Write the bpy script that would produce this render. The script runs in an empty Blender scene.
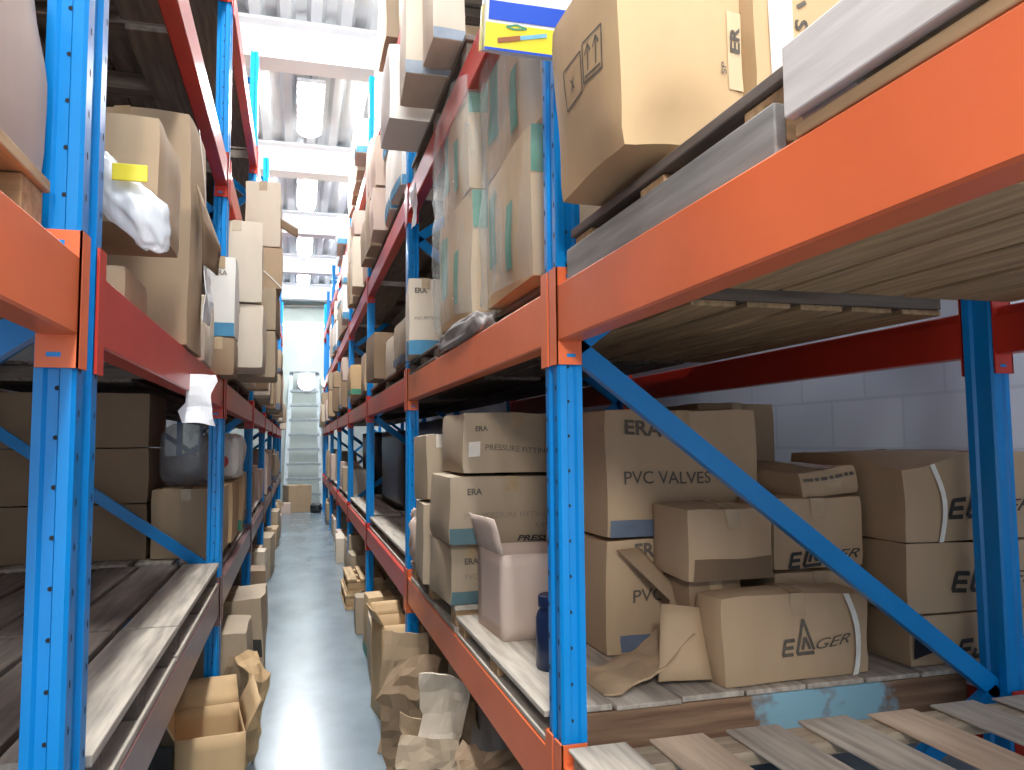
import bpy, bmesh, math, random
from mathutils import Vector, Matrix, noise

# ------------------------------------------------------------------ camera, world, exposure
scene = bpy.context.scene
COL = scene.collection
R = math.radians

def camera_axes(yaw, pitch, roll):
    f = Vector((math.sin(yaw) * math.cos(pitch), math.cos(yaw) * math.cos(pitch), math.sin(pitch)))
    r = Vector((math.cos(yaw), -math.sin(yaw), 0))
    u = r.cross(f)
    c, s = math.cos(roll), math.sin(roll)
    return c * r - s * u, s * r + c * u, f

cam_data = bpy.data.cameras.new('camera')
cam = bpy.data.objects.new('camera', cam_data)
COL.objects.link(cam)
cr, cu, cf = camera_axes(R(15.592), R(4.254), R(0.46))
m = Matrix((cr, cu, -cf)).transposed().to_4x4()
m.translation = Vector((0, 0, 1.58))
cam.matrix_world = m
cam_data.sensor_fit = 'HORIZONTAL'
cam_data.sensor_width = 36
cam_data.lens = 770 * 36 / 1024
cam_data.clip_start = 0.05
scene.camera = cam

world = bpy.data.worlds.new('world')
scene.world = world
world.use_nodes = True
wb = world.node_tree.nodes['Background']
wb.inputs[0].default_value = (0.80, 0.90, 1.0, 1)
wb.inputs[1].default_value = 1.9

vs = scene.view_settings
vs.view_transform = 'Standard'
vs.look = 'None'
vs.gamma = 1
vs.use_curve_mapping = False
vs.exposure = 0.08
LAMP = 125.0          # emission of the hall lamps
FILL = 190.0        # emission of the added fill light, unseen behind the viewer
random.seed(7)

# ------------------------------------------------------------------ materials
MATS = {}

def new_mat(name):
    mt = bpy.data.materials.new(name)
    mt.use_nodes = True
    nt = mt.node_tree
    return mt, nt, nt.nodes['Principled BSDF']

def ramp(nt, fac, a, b, p0=0.3, p1=0.7):
    n = nt.nodes.new('ShaderNodeValToRGB')
    n.color_ramp.elements[0].position = p0
    n.color_ramp.elements[1].position = p1
    n.color_ramp.elements[0].color = (*a, 1)
    n.color_ramp.elements[1].color = (*b, 1)
    nt.links.new(fac, n.inputs[0])
    return n.outputs[0]

def tex(nt, scale, detail=4, stretch=None, rough=0.55, space='Object'):
    tc = nt.nodes.new('ShaderNodeTexCoord')
    n = nt.nodes.new('ShaderNodeTexNoise')
    n.inputs['Scale'].default_value = scale
    n.inputs['Detail'].default_value = detail
    n.inputs['Roughness'].default_value = rough
    src = tc.outputs[space]
    if stretch:
        mp = nt.nodes.new('ShaderNodeMapping')
        mp.inputs['Scale'].default_value = stretch
        nt.links.new(src, mp.inputs[0])
        src = mp.outputs[0]
    nt.links.new(src, n.inputs['Vector'])
    return n.outputs['Fac']

def bump(nt, bsdf, h, strength=0.3, dist=0.002):
    b = nt.nodes.new('ShaderNodeBump')
    b.inputs['Strength'].default_value = strength
    b.inputs['Distance'].default_value = dist
    nt.links.new(h, b.inputs['Height'])
    nt.links.new(b.outputs[0], bsdf.inputs['Normal'])

def noisy(name, a, b, scale=8, rough=0.7, metal=0.0, stretch=None, bmp=0.0, p0=0.3, p1=0.7, space='Object', spec=0.5, coat=0):
    if name in MATS:
        return MATS[name]
    mt, nt, bs = new_mat(name)
    f = tex(nt, scale, stretch=stretch, space=space)
    nt.links.new(ramp(nt, f, a, b, p0, p1), bs.inputs['Base Color'])
    bs.inputs['Roughness'].default_value = rough
    bs.inputs['Metallic'].default_value = metal
    bs.inputs['Specular IOR Level'].default_value = spec
    bs.inputs['Coat Weight'].default_value = coat
    bs.inputs['Coat Roughness'].default_value = 0.12
    if bmp:
        bump(nt, bs, f, bmp)
    MATS[name] = mt
    return mt

def s2l(c):
    return tuple(((x / 255 + 0.055) / 1.055) ** 2.4 if x > 10 else x / 255 / 12.92 for x in c)

def scl(c, k):
    return tuple(x * k for x in c)

def cardboard(name, srgb, k=0.84):
    c = s2l(srgb)
    return noisy(name, scl(c, k), c, scale=5, rough=0.75, bmp=0.08, stretch=(1, 1, 0.35))

KRAFT = cardboard('kraft_board', (178, 151, 119))
KRAFT_TAN = cardboard('tan_board', (200, 166, 122))
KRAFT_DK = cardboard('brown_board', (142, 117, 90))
KRAFT_GREY = cardboard('grey_kraft_board', (168, 148, 122))
KRAFT_TAN2 = cardboard('faded_tan_board', (212, 182, 142))
KRAFT_PALE = cardboard('pale_board', (212, 196, 174))
PINKISH = cardboard('pale_pink_board', (205, 182, 166))
WHITEB = cardboard('white_board', (226, 220, 210), 0.93)
SHADE_BOARD = cardboard('recess_shade_board', (112, 90, 68))  # shade of a recess, used as a painted band on one carton
INSIDE = cardboard('board_inner', (150, 122, 92))
TAPE = noisy('packing_tape', (0.36, 0.25, 0.14), (0.43, 0.31, 0.18), 20, 0.25)
CLEARTAPE = noisy('pale_tape', (0.6, 0.52, 0.42), (0.7, 0.62, 0.52), 20, 0.25)
INK = noisy('black_ink', (0.02, 0.018, 0.016), (0.035, 0.03, 0.026), 60, 0.7)
INK_SOFT = noisy('faded_ink', (0.075, 0.06, 0.045), (0.13, 0.105, 0.08), 60, 0.8)
INK_PALE = noisy('pale_ink', (0.20, 0.16, 0.12), (0.27, 0.22, 0.17), 60, 0.8)
BLUEBAND = noisy('slate_blue_print', (0.085, 0.11, 0.16), (0.12, 0.15, 0.20), 14, 0.7)
TEALBAND = noisy('teal_blue_print', (0.04, 0.19, 0.33), (0.07, 0.25, 0.40), 14, 0.65)
TEALGREY = noisy('grey_teal_print', (0.055, 0.11, 0.12), (0.08, 0.14, 0.15), 14, 0.65)
GREYBAND = noisy('grey_print', (0.25, 0.29, 0.33), (0.33, 0.37, 0.41), 14, 0.65)
GREEN = noisy('green_print', (0.035, 0.20, 0.12), (0.06, 0.27, 0.17), 14, 0.6)
STRAP = noisy('white_strap', (0.70, 0.66, 0.58), (0.82, 0.79, 0.72), 30, 0.35)
YELLOW = noisy('yellow_print', (0.78, 0.62, 0.02), (0.85, 0.70, 0.04), 5, 0.4)
ROYAL = noisy('royal_blue_print', (0.005, 0.06, 0.48), (0.01, 0.08, 0.55), 5, 0.4)
WHITEP = noisy('white_paper', (0.74, 0.74, 0.74), (0.86, 0.86, 0.86), 5, 0.5)
REDINK = noisy('red_print', (0.45, 0.03, 0.03), (0.55, 0.05, 0.04), 5, 0.5)
BROWNP = noisy('brown_print', (0.30, 0.09, 0.03), (0.36, 0.12, 0.04), 5, 0.4)
CYANP = noisy('light_blue_print', (0.16, 0.42, 0.55), (0.2, 0.48, 0.6), 5, 0.4)

def steel(name, srgb, rough, wear, wear_scale=9, lo=0.66, hi=0.74):
    mt, nt, bs = new_mat(name)
    c = s2l(srgb)
    base = ramp(nt, tex(nt, 3), scl(c, 0.86), c)
    w = ramp(nt, tex(nt, wear_scale, 6, rough=0.7), (0, 0, 0), (1, 1, 1), lo, hi)
    mx = nt.nodes.new('ShaderNodeMix')
    mx.data_type = 'RGBA'
    nt.links.new(w, mx.inputs[0])
    nt.links.new(base, mx.inputs[6])
    mx.inputs[7].default_value = (*s2l(wear), 1)
    nt.links.new(mx.outputs[2], bs.inputs['Base Color'])
    bs.inputs['Roughness'].default_value = rough
    bs.inputs['Coat Weight'].default_value = 0.15
    bs.inputs['Specular IOR Level'].default_value = 0.3
    bs.inputs['Coat Roughness'].default_value = 0.15
    return mt

ORANGE = steel('orange_red_paint', (232, 112, 64), 0.38, (196, 120, 96), 14, 0.70, 0.80)
MAROON = steel('dull_maroon_paint', (128, 92, 88), 0.3, (150, 130, 126), 8, 0.6, 0.75)  # greyer maroon for the lower left beams
ORANGE_DIM = steel('dim_orange_red_paint', (196, 52, 36), 0.35, (170, 110, 96), 12, 0.68, 0.78)  # orange-red again, with the dimmer light on far and back beams painted in
BLUE = steel('blue_paint', (0, 130, 202), 0.30, (70, 120, 160), 16, 0.74, 0.82)
DARK = noisy('dark_hole', (0.01, 0.012, 0.016), (0.015, 0.017, 0.02), 5, 0.9)
GALV = noisy('bare_steel', (0.30, 0.31, 0.32), (0.42, 0.43, 0.44), 18, 0.4, 0.7)
ALU = noisy('brushed_aluminium', (0.26, 0.30, 0.31), (0.36, 0.40, 0.41), 12, 0.45, 0.4)

def wood(name, a, b, stretch=(14, 1, 14)):
    return noisy(name, s2l(a), s2l(b), 3.2, 0.8, stretch=stretch, bmp=0.25)

WOOD_Y = wood('grey_pallet_wood', (142, 132, 120), (192, 180, 164))
WOOD_X = wood('grey_pallet_wood_crosswise', (138, 122, 102), (184, 166, 142), (1, 14, 14))
WOOD_TAN = wood('tan_pallet_wood', (150, 122, 88), (200, 168, 126))
WOOD_TANX = wood('tan_pallet_wood_crosswise', (150, 118, 82), (196, 160, 116), (1, 14, 14))
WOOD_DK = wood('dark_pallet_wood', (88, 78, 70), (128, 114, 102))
WOOD_DKX = wood('dark_pallet_wood_crosswise', (84, 74, 66), (122, 108, 96), (1, 14, 14))
WOOD_PINK = wood('fresh_pallet_wood', (172, 146, 122), (206, 182, 156))
WOOD_GREY = wood('weathered_grey_wood', (120, 116, 110), (156, 152, 144))
WOOD_WHITE = wood('whitewashed_wood', (196, 188, 180), (222, 216, 208))

def blue_stained_wood():
    mt, nt, bs = new_mat('brown_wood_with_blue_paint')
    base = ramp(nt, tex(nt, 3, stretch=(1, 14, 14)), s2l((96, 66, 46)), s2l((148, 116, 88)))
    tc = nt.nodes.new('ShaderNodeTexCoord')
    sp = nt.nodes.new('ShaderNodeSeparateXYZ')
    nt.links.new(tc.outputs['Object'], sp.inputs[0])
    n = tex(nt, 22, 2)
    mul = nt.nodes.new('ShaderNodeMath'); mul.operation = 'MULTIPLY_ADD'
    nt.links.new(n, mul.inputs[0]); mul.inputs[1].default_value = 0.16; nt.links.new(sp.outputs[0], mul.inputs[2])
    # two splashes of old light blue paint along the board
    a = nt.nodes.new('ShaderNodeMath'); a.operation = 'SUBTRACT'; nt.links.new(mul.outputs[0], a.inputs[0]); a.inputs[1].default_value = BLUE_X
    ab = nt.nodes.new('ShaderNodeMath'); ab.operation = 'ABSOLUTE'; nt.links.new(a.outputs[0], ab.inputs[0])
    c = nt.nodes.new('ShaderNodeMath'); c.operation = 'SUBTRACT'; nt.links.new(ab.outputs[0], c.inputs[0]); c.inputs[1].default_value = 0.10
    cc = nt.nodes.new('ShaderNodeMath'); cc.operation = 'ABSOLUTE'; nt.links.new(c.outputs[0], cc.inputs[0])
    lt = nt.nodes.new('ShaderNodeMapRange'); nt.links.new(cc.outputs[0], lt.inputs[0])
    lt.inputs[1].default_value = 0.125; lt.inputs[2].default_value = 0.075
    lt.inputs[3].default_value = 0.0; lt.inputs[4].default_value = 0.95
    mx = nt.nodes.new('ShaderNodeMix'); mx.data_type = 'RGBA'
    nt.links.new(lt.outputs[0], mx.inputs[0]); nt.links.new(base, mx.inputs[6])
    mx.inputs[7].default_value = (*s2l((130, 172, 186)), 1)
    nt.links.new(mx.outputs[2], bs.inputs['Base Color'])
    bs.inputs['Roughness'].default_value = 0.8
    return mt

BLUE_X = 0.05
WOOD_BLUE = blue_stained_wood()

def film(name, col, op, rough=0.25, white=0.3):
    """thin clear plastic: part see-through, part milky, with sharp reflections"""
    mt, nt, bs = new_mat(name)
    out = nt.nodes['Material Output']
    bs.inputs['Base Color'].default_value = (*col, 1)
    bs.inputs['Roughness'].default_value = rough
    tr = nt.nodes.new('ShaderNodeBsdfTransparent')
    mx = nt.nodes.new('ShaderNodeMixShader')
    f = tex(nt, 7, 5, stretch=(1, 1, 0.3))
    mr = nt.nodes.new('ShaderNodeMapRange')
    mr.inputs[1].default_value = 0.35; mr.inputs[2].default_value = 0.7
    mr.inputs[3].default_value = op - white / 2; mr.inputs[4].default_value = op + white / 2
    nt.links.new(f, mr.inputs[0])
    nt.links.new(mr.outputs[0], mx.inputs[0])
    nt.links.new(tr.outputs[0], mx.inputs[1])
    nt.links.new(bs.outputs[0], mx.inputs[2])
    nt.links.new(mx.outputs[0], out.inputs[0])
    bump(nt, bs, tex(nt, 18, 3, stretch=(1, 1, 0.25)), 0.8, 0.01)
    return mt

FILM = film('clear_stretch_film', (0.62, 0.66, 0.62), 0.24, 0.38, 0.3)
BAG = film('clear_plastic_bag', (0.85, 0.88, 0.90), 0.62, 0.25, 0.3)
DARKFILM = film('grey_stretch_film', (0.30, 0.30, 0.31), 0.45, 0.25, 0.3)
WHITEBAG = noisy('white_sack', (0.55, 0.52, 0.48), (0.68, 0.65, 0.60), 9, 0.6, bmp=0.3)
SACK = noisy('grey_sack', (0.20, 0.18, 0.17), (0.32, 0.29, 0.27), 9, 0.5, bmp=0.4)
BLACKPL = noisy('black_plastic', (0.012, 0.012, 0.014), (0.025, 0.025, 0.028), 9, 0.35)
NAVY = noisy('navy_plastic', (0.008, 0.02, 0.065), (0.012, 0.03, 0.09), 9, 0.35)

# ------------------------------------------------------------------ mesh helpers
def tag(o, label=None, cat=None, group=None, kind=None):
    if label:
        o['label'] = label
    if cat:
        o['category'] = cat
    if group:
        o['group'] = group
    if kind:
        o['kind'] = kind
    return o

def link(name, bm, mats, parent=None, smooth=False):
    me = bpy.data.meshes.new(name)
    bm.normal_update()
    bm.to_mesh(me)
    bm.free()
    for mt in (mats if isinstance(mats, (list, tuple)) else [mats]):
        me.materials.append(mt)
    if smooth:
        for p in me.polygons:
            p.use_smooth = True
    o = bpy.data.objects.new(name, me)
    COL.objects.link(o)
    if parent:
        o.parent = parent
    return o

def empty(name, loc=(0, 0, 0), rz=0):
    o = bpy.data.objects.new(name, None)
    o.empty_display_size = 0.1
    COL.objects.link(o)
    o.location = loc
    o.rotation_euler = (0, 0, rz)
    return o

def add_box(bm, x0, x1, y0, y1, z0, z1, mi=0, bevel=0.0):
    vsx = [bm.verts.new((x, y, z)) for z in (z0, z1) for y in (y0, y1) for x in (x0, x1)]
    fs = []
    for q in ((0, 2, 3, 1), (4, 5, 7, 6), (0, 1, 5, 4), (2, 6, 7, 3), (0, 4, 6, 2), (1, 3, 7, 5)):
        f = bm.faces.new([vsx[i] for i in q])
        f.material_index = mi
        fs.append(f)
    if bevel:
        es = {e for f in fs for e in f.edges}
        r = bmesh.ops.bevel(bm, geom=list(es), offset=bevel, segments=2, affect='EDGES', profile=0.5)
        for f in r['faces']:
            f.material_index = mi
    return fs

def bx(x0, x1, y0, y1, z0, z1, bevel=0.0):
    bm = bmesh.new()
    add_box(bm, min(x0, x1), max(x0, x1), min(y0, y1), max(y0, y1), min(z0, z1), max(z0, z1), 0, bevel)
    return bm

def add_bar(bm, p, q, w, h, up=(0, 0, 1), mi=0):
    """a rectangular bar from p to q, w across and h along up"""
    p, q = Vector(p), Vector(q)
    d = (q - p).normalized()
    s = d.cross(Vector(up)).normalized()
    t = s.cross(d)
    vv = [bm.verts.new(c + s * (a * w / 2) + t * (b * h / 2)) for c in (p, q) for a, b in ((-1, -1), (1, -1), (1, 1), (-1, 1))]
    for q4 in ((3, 2, 1, 0), (4, 5, 6, 7), (0, 1, 5, 4), (1, 2, 6, 5), (2, 3, 7, 6), (3, 0, 4, 7)):
        bm.faces.new([vv[i] for i in q4]).material_index = mi

def add_tube(bm, pts, r, n=8, mi=0, caps=True):
    rings = []
    for i, p in enumerate(pts):
        p = Vector(p)
        d = (Vector(pts[min(i + 1, len(pts) - 1)]) - Vector(pts[max(i - 1, 0)])).normalized()
        a = d.orthogonal().normalized() if i == 0 else (a - d * a.dot(d)).normalized()
        b = d.cross(a)
        rings.append([bm.verts.new(p + (a * math.cos(2 * math.pi * k / n) + b * math.sin(2 * math.pi * k / n)) * r) for k in range(n)])
    for i in range(len(rings) - 1):
        for k in range(n):
            f = bm.faces.new((rings[i][k], rings[i][(k + 1) % n], rings[i + 1][(k + 1) % n], rings[i + 1][k]))
            f.smooth = True
            f.material_index = mi
    if caps:
        bm.faces.new(rings[0][::-1]).material_index = mi
        bm.faces.new(rings[-1]).material_index = mi

def add_lathe(bm, prof, n=24, c=(0, 0), mi=0):
    rings = []
    for r, z in prof:
        rings.append([bm.verts.new((c[0] + r * math.cos(2 * math.pi * k / n), c[1] + r * math.sin(2 * math.pi * k / n), z)) for k in range(n)])
    for i in range(len(rings) - 1):
        for k in range(n):
            f = bm.faces.new((rings[i][k], rings[i][(k + 1) % n], rings[i + 1][(k + 1) % n], rings[i + 1][k]))
            f.smooth = True
            f.material_index = mi
    if prof[0][0] > 1e-6:
        bm.faces.new(rings[0][::-1])
    if prof[-1][0] > 1e-6:
        bm.faces.new(rings[-1])

def add_disc(bm, c, axis, r, n=10, mi=0, sx=1.0):
    c = Vector(c)
    ax = Vector(axis)
    if abs(ax.z) > 0.5:
        a, b = Vector((1, 0, 0)), Vector((0, 1, 0))
    else:
        a, b = Vector((0, 0, 1)).cross(ax).normalized() * sx, Vector((0, 0, 1))
    f = bm.faces.new([bm.verts.new(c + (a * math.cos(2 * math.pi * k / n) + b * math.sin(2 * math.pi * k / n)) * r) for k in range(n)])
    f.material_index = mi
    if f.normal.length < 0.5:
        f.normal_update()
    if f.normal.dot(ax) < 0:
        f.normal_flip()

def nz(p, s, seed):
    return noise.noise(Vector(p) * s + Vector((seed * 7.31, seed * 3.17, seed * 1.7)))

# ------------------------------------------------------------------ cartons
FACES = {'-y': ((1, 0, 0), (0, 0, 1), (0, -1, 0)), '+y': ((-1, 0, 0), (0, 0, 1), (0, 1, 0)),
         '-x': ((0, -1, 0), (0, 0, 1), (-1, 0, 0)), '+x': ((0, 1, 0), (0, 0, 1), (1, 0, 0)),
         '+z': ((1, 0, 0), (0, 1, 0), (0, 0, 1)), '-z': ((1, 0, 0), (0, -1, 0), (0, 0, -1))}

class Shape:
    """the dented, slightly bulging surface of one cardboard box (base centre at the origin)"""
    def __init__(s, dims, dent=0.006, bulge=0.006, seed=0, crush=()):
        s.d = Vector(dims); s.dent = dent; s.bulge = bulge; s.seed = seed; s.crush = crush
    def warp(s, p):
        p = Vector(p)
        h = Vector((s.d.x / 2, s.d.y / 2, s.d.z / 2))
        q = Vector((p.x / h.x, p.y / h.y, (p.z - h.z) / h.z))
        o = Vector()
        for i in range(3):
            j, k = (i + 1) % 3, (i + 2) % 3
            w = max(0, 1 - q[j] ** 2) * max(0, 1 - q[k] ** 2)
            if i == 2 and q[i] < 0:
                continue
            o[i] += s.bulge * w * q[i]
        n = Vector((nz(p, 5, s.seed), nz(p, 5, s.seed + 11), nz(p, 5, s.seed + 23)))
        o += n * s.dent * min(1.0, p.z / 0.05 + 0.15)
        for c, r, push in s.crush:
            t = (p - Vector(c)).length / r
            if t < 1:
                o += Vector(push) * (1 - t * t) ** 2
        return p + o
    def pt(s, face, u, v, off=0.0):
        a, b, n = (Vector(x) for x in FACES[face])
        c = Vector((0, 0, s.d.z / 2)) + Vector((n.x * s.d.x, n.y * s.d.y, n.z * s.d.z)) / 2
        return s.warp(c + a * u + b * v) + n * off
    def size(s, face):
        a, b, n = FACES[face]
        return abs(Vector(a).dot(s.d)), abs(Vector(b).dot(s.d))

def carton_body(sh, n=7):
    bm = bmesh.new()
    d = sh.d
    grid = {}
    def V(i, j, k):
        key = (i, j, k)
        if key not in grid:
            p = Vector(((i / n - 0.5) * d.x, (j / n - 0.5) * d.y, k / n * d.z))
            # soften the arris a little
            e = sum(1 for t in key if t in (0, n))
            if e >= 2:
                c = Vector((0, 0, d.z / 2))
                p += (c - p).normalized() * (0.004 * (e - 1))
            grid[key] = bm.verts.new(sh.warp(p))
        return grid[key]
    for i in range(n):
        for j in range(n):
            for q in ([(i, j, 0), (i, j + 1, 0), (i + 1, j + 1, 0), (i + 1, j, 0)], [(i, j, n), (i + 1, j, n), (i + 1, j + 1, n), (i, j + 1, n)],
                      [(i, 0, j), (i + 1, 0, j), (i + 1, 0, j + 1), (i, 0, j + 1)], [(i, n, j), (i, n, j + 1), (i + 1, n, j + 1), (i + 1, n, j)],
                      [(0, i, j), (0, i, j + 1), (0, i + 1, j + 1), (0, i + 1, j)], [(n, i, j), (n, i + 1, j), (n, i + 1, j + 1), (n, i, j + 1)]):
                bm.faces.new([V(*t) for t in q]).smooth = True
    bm.normal_update()
    for e in bm.edges:
        if len(e.link_faces) == 2 and e.calc_face_angle(0) > 0.7:
            e.smooth = False
    return bm

def decal(sh, face, u0, u1, v0, v1, off=0.0022, nu=6, nv=4):
    bm = bmesh.new()
    g = [[bm.verts.new(sh.pt(face, u0 + (u1 - u0) * i / nu, v0 + (v1 - v0) * j / nv, off)) for j in range(nv + 1)] for i in range(nu + 1)]
    for i in range(nu):
        for j in range(nv):
            bm.faces.new((g[i][j], g[i + 1][j], g[i + 1][j + 1], g[i][j + 1])).smooth = True
    return bm

TEXT_CACHE = {}

def text_polys(txt, bold, shear):
    key = (txt, bold, shear)
    if key not in TEXT_CACHE:
        cv = bpy.data.curves.new('lettering', 'FONT')
        cv.body = txt
        cv.size = 1.0
        cv.offset = bold
        cv.shear = shear
        cv.resolution_u = 3
        to = bpy.data.objects.new('lettering', cv)
        COL.objects.link(to)
        dg = bpy.context.evaluated_depsgraph_get()
        dg.update()
        me = to.evaluated_get(dg).to_mesh()
        vv = [v.co.xy.copy() for v in me.vertices]
        ff = [list(p.vertices) for p in me.polygons]
        to.evaluated_get(dg).to_mesh_clear()
        bpy.data.objects.remove(to)
        bpy.data.curves.remove(cv)
        x0, x1 = min(v.x for v in vv), max(v.x for v in vv)
        y0, y1 = min(v.y for v in vv), max(v.y for v in vv)
        TEXT_CACHE[key] = ([(v.x - x0, v.y - y0) for v in vv], ff, x1 - x0, y1 - y0)
    return TEXT_CACHE[key]

def lettering(sh, face, txt, u, v, w, h=None, rot=0.0, bold=0.012, shear=0.0, off=0.003):
    """letters lying on a face: lower left corner at (u, v), width w"""
    vv, ff, tw, th = text_polys(txt, bold, shear)
    k = w / tw
    kh = k if h is None else h / th
    c, s = math.cos(rot), math.sin(rot)
    bm = bmesh.new()
    vs_ = []
    for x, y in vv:
        x, y = x * k, y * kh
        vs_.append(bm.verts.new(sh.pt(face, u + c * x - s * y, v + s * x + c * y, off)))
    for f in ff:
        try:
            bm.faces.new([vs_[i] for i in f])
        except ValueError:
            pass
    return bm

def strokes(sh, face, lines, wid, off=0.003, rot=0.0, o=(0, 0)):
    """marks made of straight brush strokes on a face; lines = [((u, v), (u, v)), ...]"""
    bm = bmesh.new()
    c, s = math.cos(rot), math.sin(rot)
    for (a, b) in lines:
        a, b = Vector(a), Vector(b)
        d = (b - a).normalized()
        n = Vector((-d.y, d.x)) * wid / 2
        vv = []
        for p in (a - n, b - n, b + n, a + n):
            vv.append(bm.verts.new(sh.pt(face, o[0] + c * p.x - s * p.y, o[1] + s * p.x + c * p.y, off)))
        bm.faces.new(vv)
    return bm

def finish_place(o, loc, rz, tilt):
    o.location = loc
    o.rotation_euler = (tilt[0], tilt[1], rz)

def carton(label, loc, dims, rz=0.0, mat=KRAFT, group=None, seed=None, dent=0.006, bulge=0.006, tape=TAPE, tape_axis='y',
           bands=(), texts=(), straps=(), tilt=(0, 0), crush=(), cat='carton', name='carton', n=7):
    seed = seed if seed is not None else random.randint(0, 9999)
    sh = Shape(dims, dent, bulge, seed, crush)
    o = link(name, carton_body(sh, n), mat)
    finish_place(o, loc, rz, tilt)
    tag(o, label, cat, group)
    if tape:
        tw = min(0.025, dims[0] * 0.12)
        if tape_axis == 'y':
            L, faces = dims[1], ('-y', '+y')
            top = decal(sh, '+z', -tw, tw, -L / 2, L / 2, nu=1, nv=6)
        else:
            L, faces = dims[0], ('-x', '+x')
            top = decal(sh, '+z', -L / 2, L / 2, -tw, tw, nu=6, nv=1)
        hz = dims[2] / 2
        for f in faces:
            add = decal(sh, f, -tw, tw, hz - 0.06, hz, nu=1, nv=2)
            me = bpy.data.meshes.new('t'); add.to_mesh(me); add.free(); top.from_mesh(me); bpy.data.meshes.remove(me)
        link('packing_tape', top, tape, o)
    for f, u0, u1, v0, v1, mt in bands:
        link('print_or_shade_band', decal(sh, f, u0, u1, v0, v1), mt, o)
    for t in texts:
        link('printed_text', lettering(sh, *t[:-1]) if not isinstance(t[-1], dict) else lettering(sh, *t[:-2], **t[-1]), t[-2] if isinstance(t[-1], dict) else t[-1], o)
    for f, u0, u1, w, mt in straps:
        v = sh.size(f)[1] / 2
        bm = bmesh.new()
        k = 8
        L, Rr = [], []
        for i in range(k + 1):
            t = i / k
            uu = u0 + (u1 - u0) * t + 0.02 * math.sin(t * math.pi)
            p = sh.pt(f, uu - w / 2, v - 2 * v * t, 0.004 + 0.006 * math.sin(t * math.pi))
            q = sh.pt(f, uu + w / 2, v - 2 * v * t, 0.004 + 0.006 * math.sin(t * math.pi))
            L.append(bm.verts.new(p)); Rr.append(bm.verts.new(q))
        for i in range(k):
            bm.faces.new((L[i], L[i + 1], Rr[i + 1], Rr[i])).smooth = True
        link('strap', bm, mt, o)
    return o, sh

def open_carton(label, loc, dims, rz=0, mat=KRAFT, flaps=(40, 60, 30, 50), group=None, tilt=(0, 0), seed=1, cat='carton', name='open_carton', dent=0.008):
    """a box without its lid, the four flaps folded out (angle from vertical, degrees)"""
    sx, sy, sz = dims
    sh = Shape(dims, dent, 0.0, seed)
    t = 0.005
    bm = bmesh.new()
    k = 6
    def sheet(fn):
        g = [[bm.verts.new(fn(i / k, j / k)) for j in range(k + 1)] for i in range(k + 1)]
        for i in range(k):
            for j in range(k):
                bm.faces.new((g[i][j], g[i + 1][j], g[i + 1][j + 1], g[i][j + 1])).smooth = True
    for f in ('-y', '+y', '-x', '+x'):
        w, h = sh.size(f)
        sheet(lambda a, b, f=f, w=w, h=h: sh.pt(f, (a - 0.5) * w, (b - 0.5) * h))
    sheet(lambda a, b: sh.pt('-z', (a - 0.5) * sx, (b - 0.5) * sy))
    bmesh.ops.remove_doubles(bm, verts=bm.verts, dist=1e-4)
    bm.normal_update()
    o = link(name, bm, mat)
    md = o.modifiers.new('board', 'SOLIDIFY'); md.thickness = t; md.offset = -1
    finish_place(o, loc, rz, tilt)
    tag(o, label, cat, group)
    for f, ang in zip(('-y', '+y', '-x', '+x'), flaps):
        if ang is None:
            continue
        w, h = sh.size(f)
        L = min(sx, sy) * 0.48
        a = R(ang)
        nrm = Vector(FACES[f][2])
        fb = bmesh.new()
        g = []
        for i in range(5):
            u = (i / 4 - 0.5) * w
            row = []
            for j in range(4):
                s_ = L * j / 3
                p = sh.pt(f, u * (1 - 0.05 * j / 3), h / 2) + nrm * (math.sin(a) * s_) + Vector((0, 0, math.cos(a) * s_))
                p += nrm * (0.02 * nz(p, 6, seed + ang) * j / 3)
                row.append(fb.verts.new(p))
            g.append(row)
        for i in range(4):
            for j in range(3):
                fb.faces.new((g[i][j], g[i + 1][j], g[i + 1][j + 1], g[i][j + 1])).smooth = True
        fo = link('flap', fb, mat, o)
        md = fo.modifiers.new('board', 'SOLIDIFY'); md.thickness = t; md.offset = 0
    return o, sh

def bent_board(label, loc, pts, width, mat=KRAFT, rz=0, seed=0, group=None, cat='cardboard sheet', name='flattened_carton', wob=0.02, thick=0.006):
    """a torn or folded sheet of cardboard: a profile in local x,z swept along local y with ragged ends"""
    bm = bmesh.new()
    rows = []
    k = 8
    dense = []
    for a, b in zip(pts, pts[1:]):
        for t in range(4):
            dense.append(Vector(a).lerp(Vector(b), t / 4))
    dense.append(Vector(pts[-1]))
    for i, p in enumerate(dense):
        row = []
        for j in range(k + 1):
            y = (j / k - 0.5) * width
            edge = 0.03 * nz((i * 0.3, j, 0), 1.3, seed) if j in (0, k) else 0
            q = Vector((p[0], y + edge, p[1]))
            o = Vector((nz(q, 4, seed), nz(q, 4, seed + 5), nz(q, 4, seed + 9))) * wob + Vector((nz(q, 16, seed + 2), nz(q, 16, seed + 4) * 0.5, nz(q, 16, seed + 6))) * wob * 0.55
            if q.z < 0.02:
                o.z = abs(o.z)
            row.append(bm.verts.new(q + o))
        rows.append(row)
    for i in range(len(rows) - 1):
        for j in range(k):
            bm.faces.new((rows[i][j], rows[i + 1][j], rows[i + 1][j + 1], rows[i][j + 1]))
    bmesh.ops.triangulate(bm, faces=bm.faces, quad_method='ALTERNATE')
    o = link(name, bm, mat)
    md = o.modifiers.new('board', 'SOLIDIFY'); md.thickness = thick; md.offset = 0
    o.location = loc
    o.rotation_euler = (0, 0, rz)
    tag(o, label, cat, group)
    return o

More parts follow.
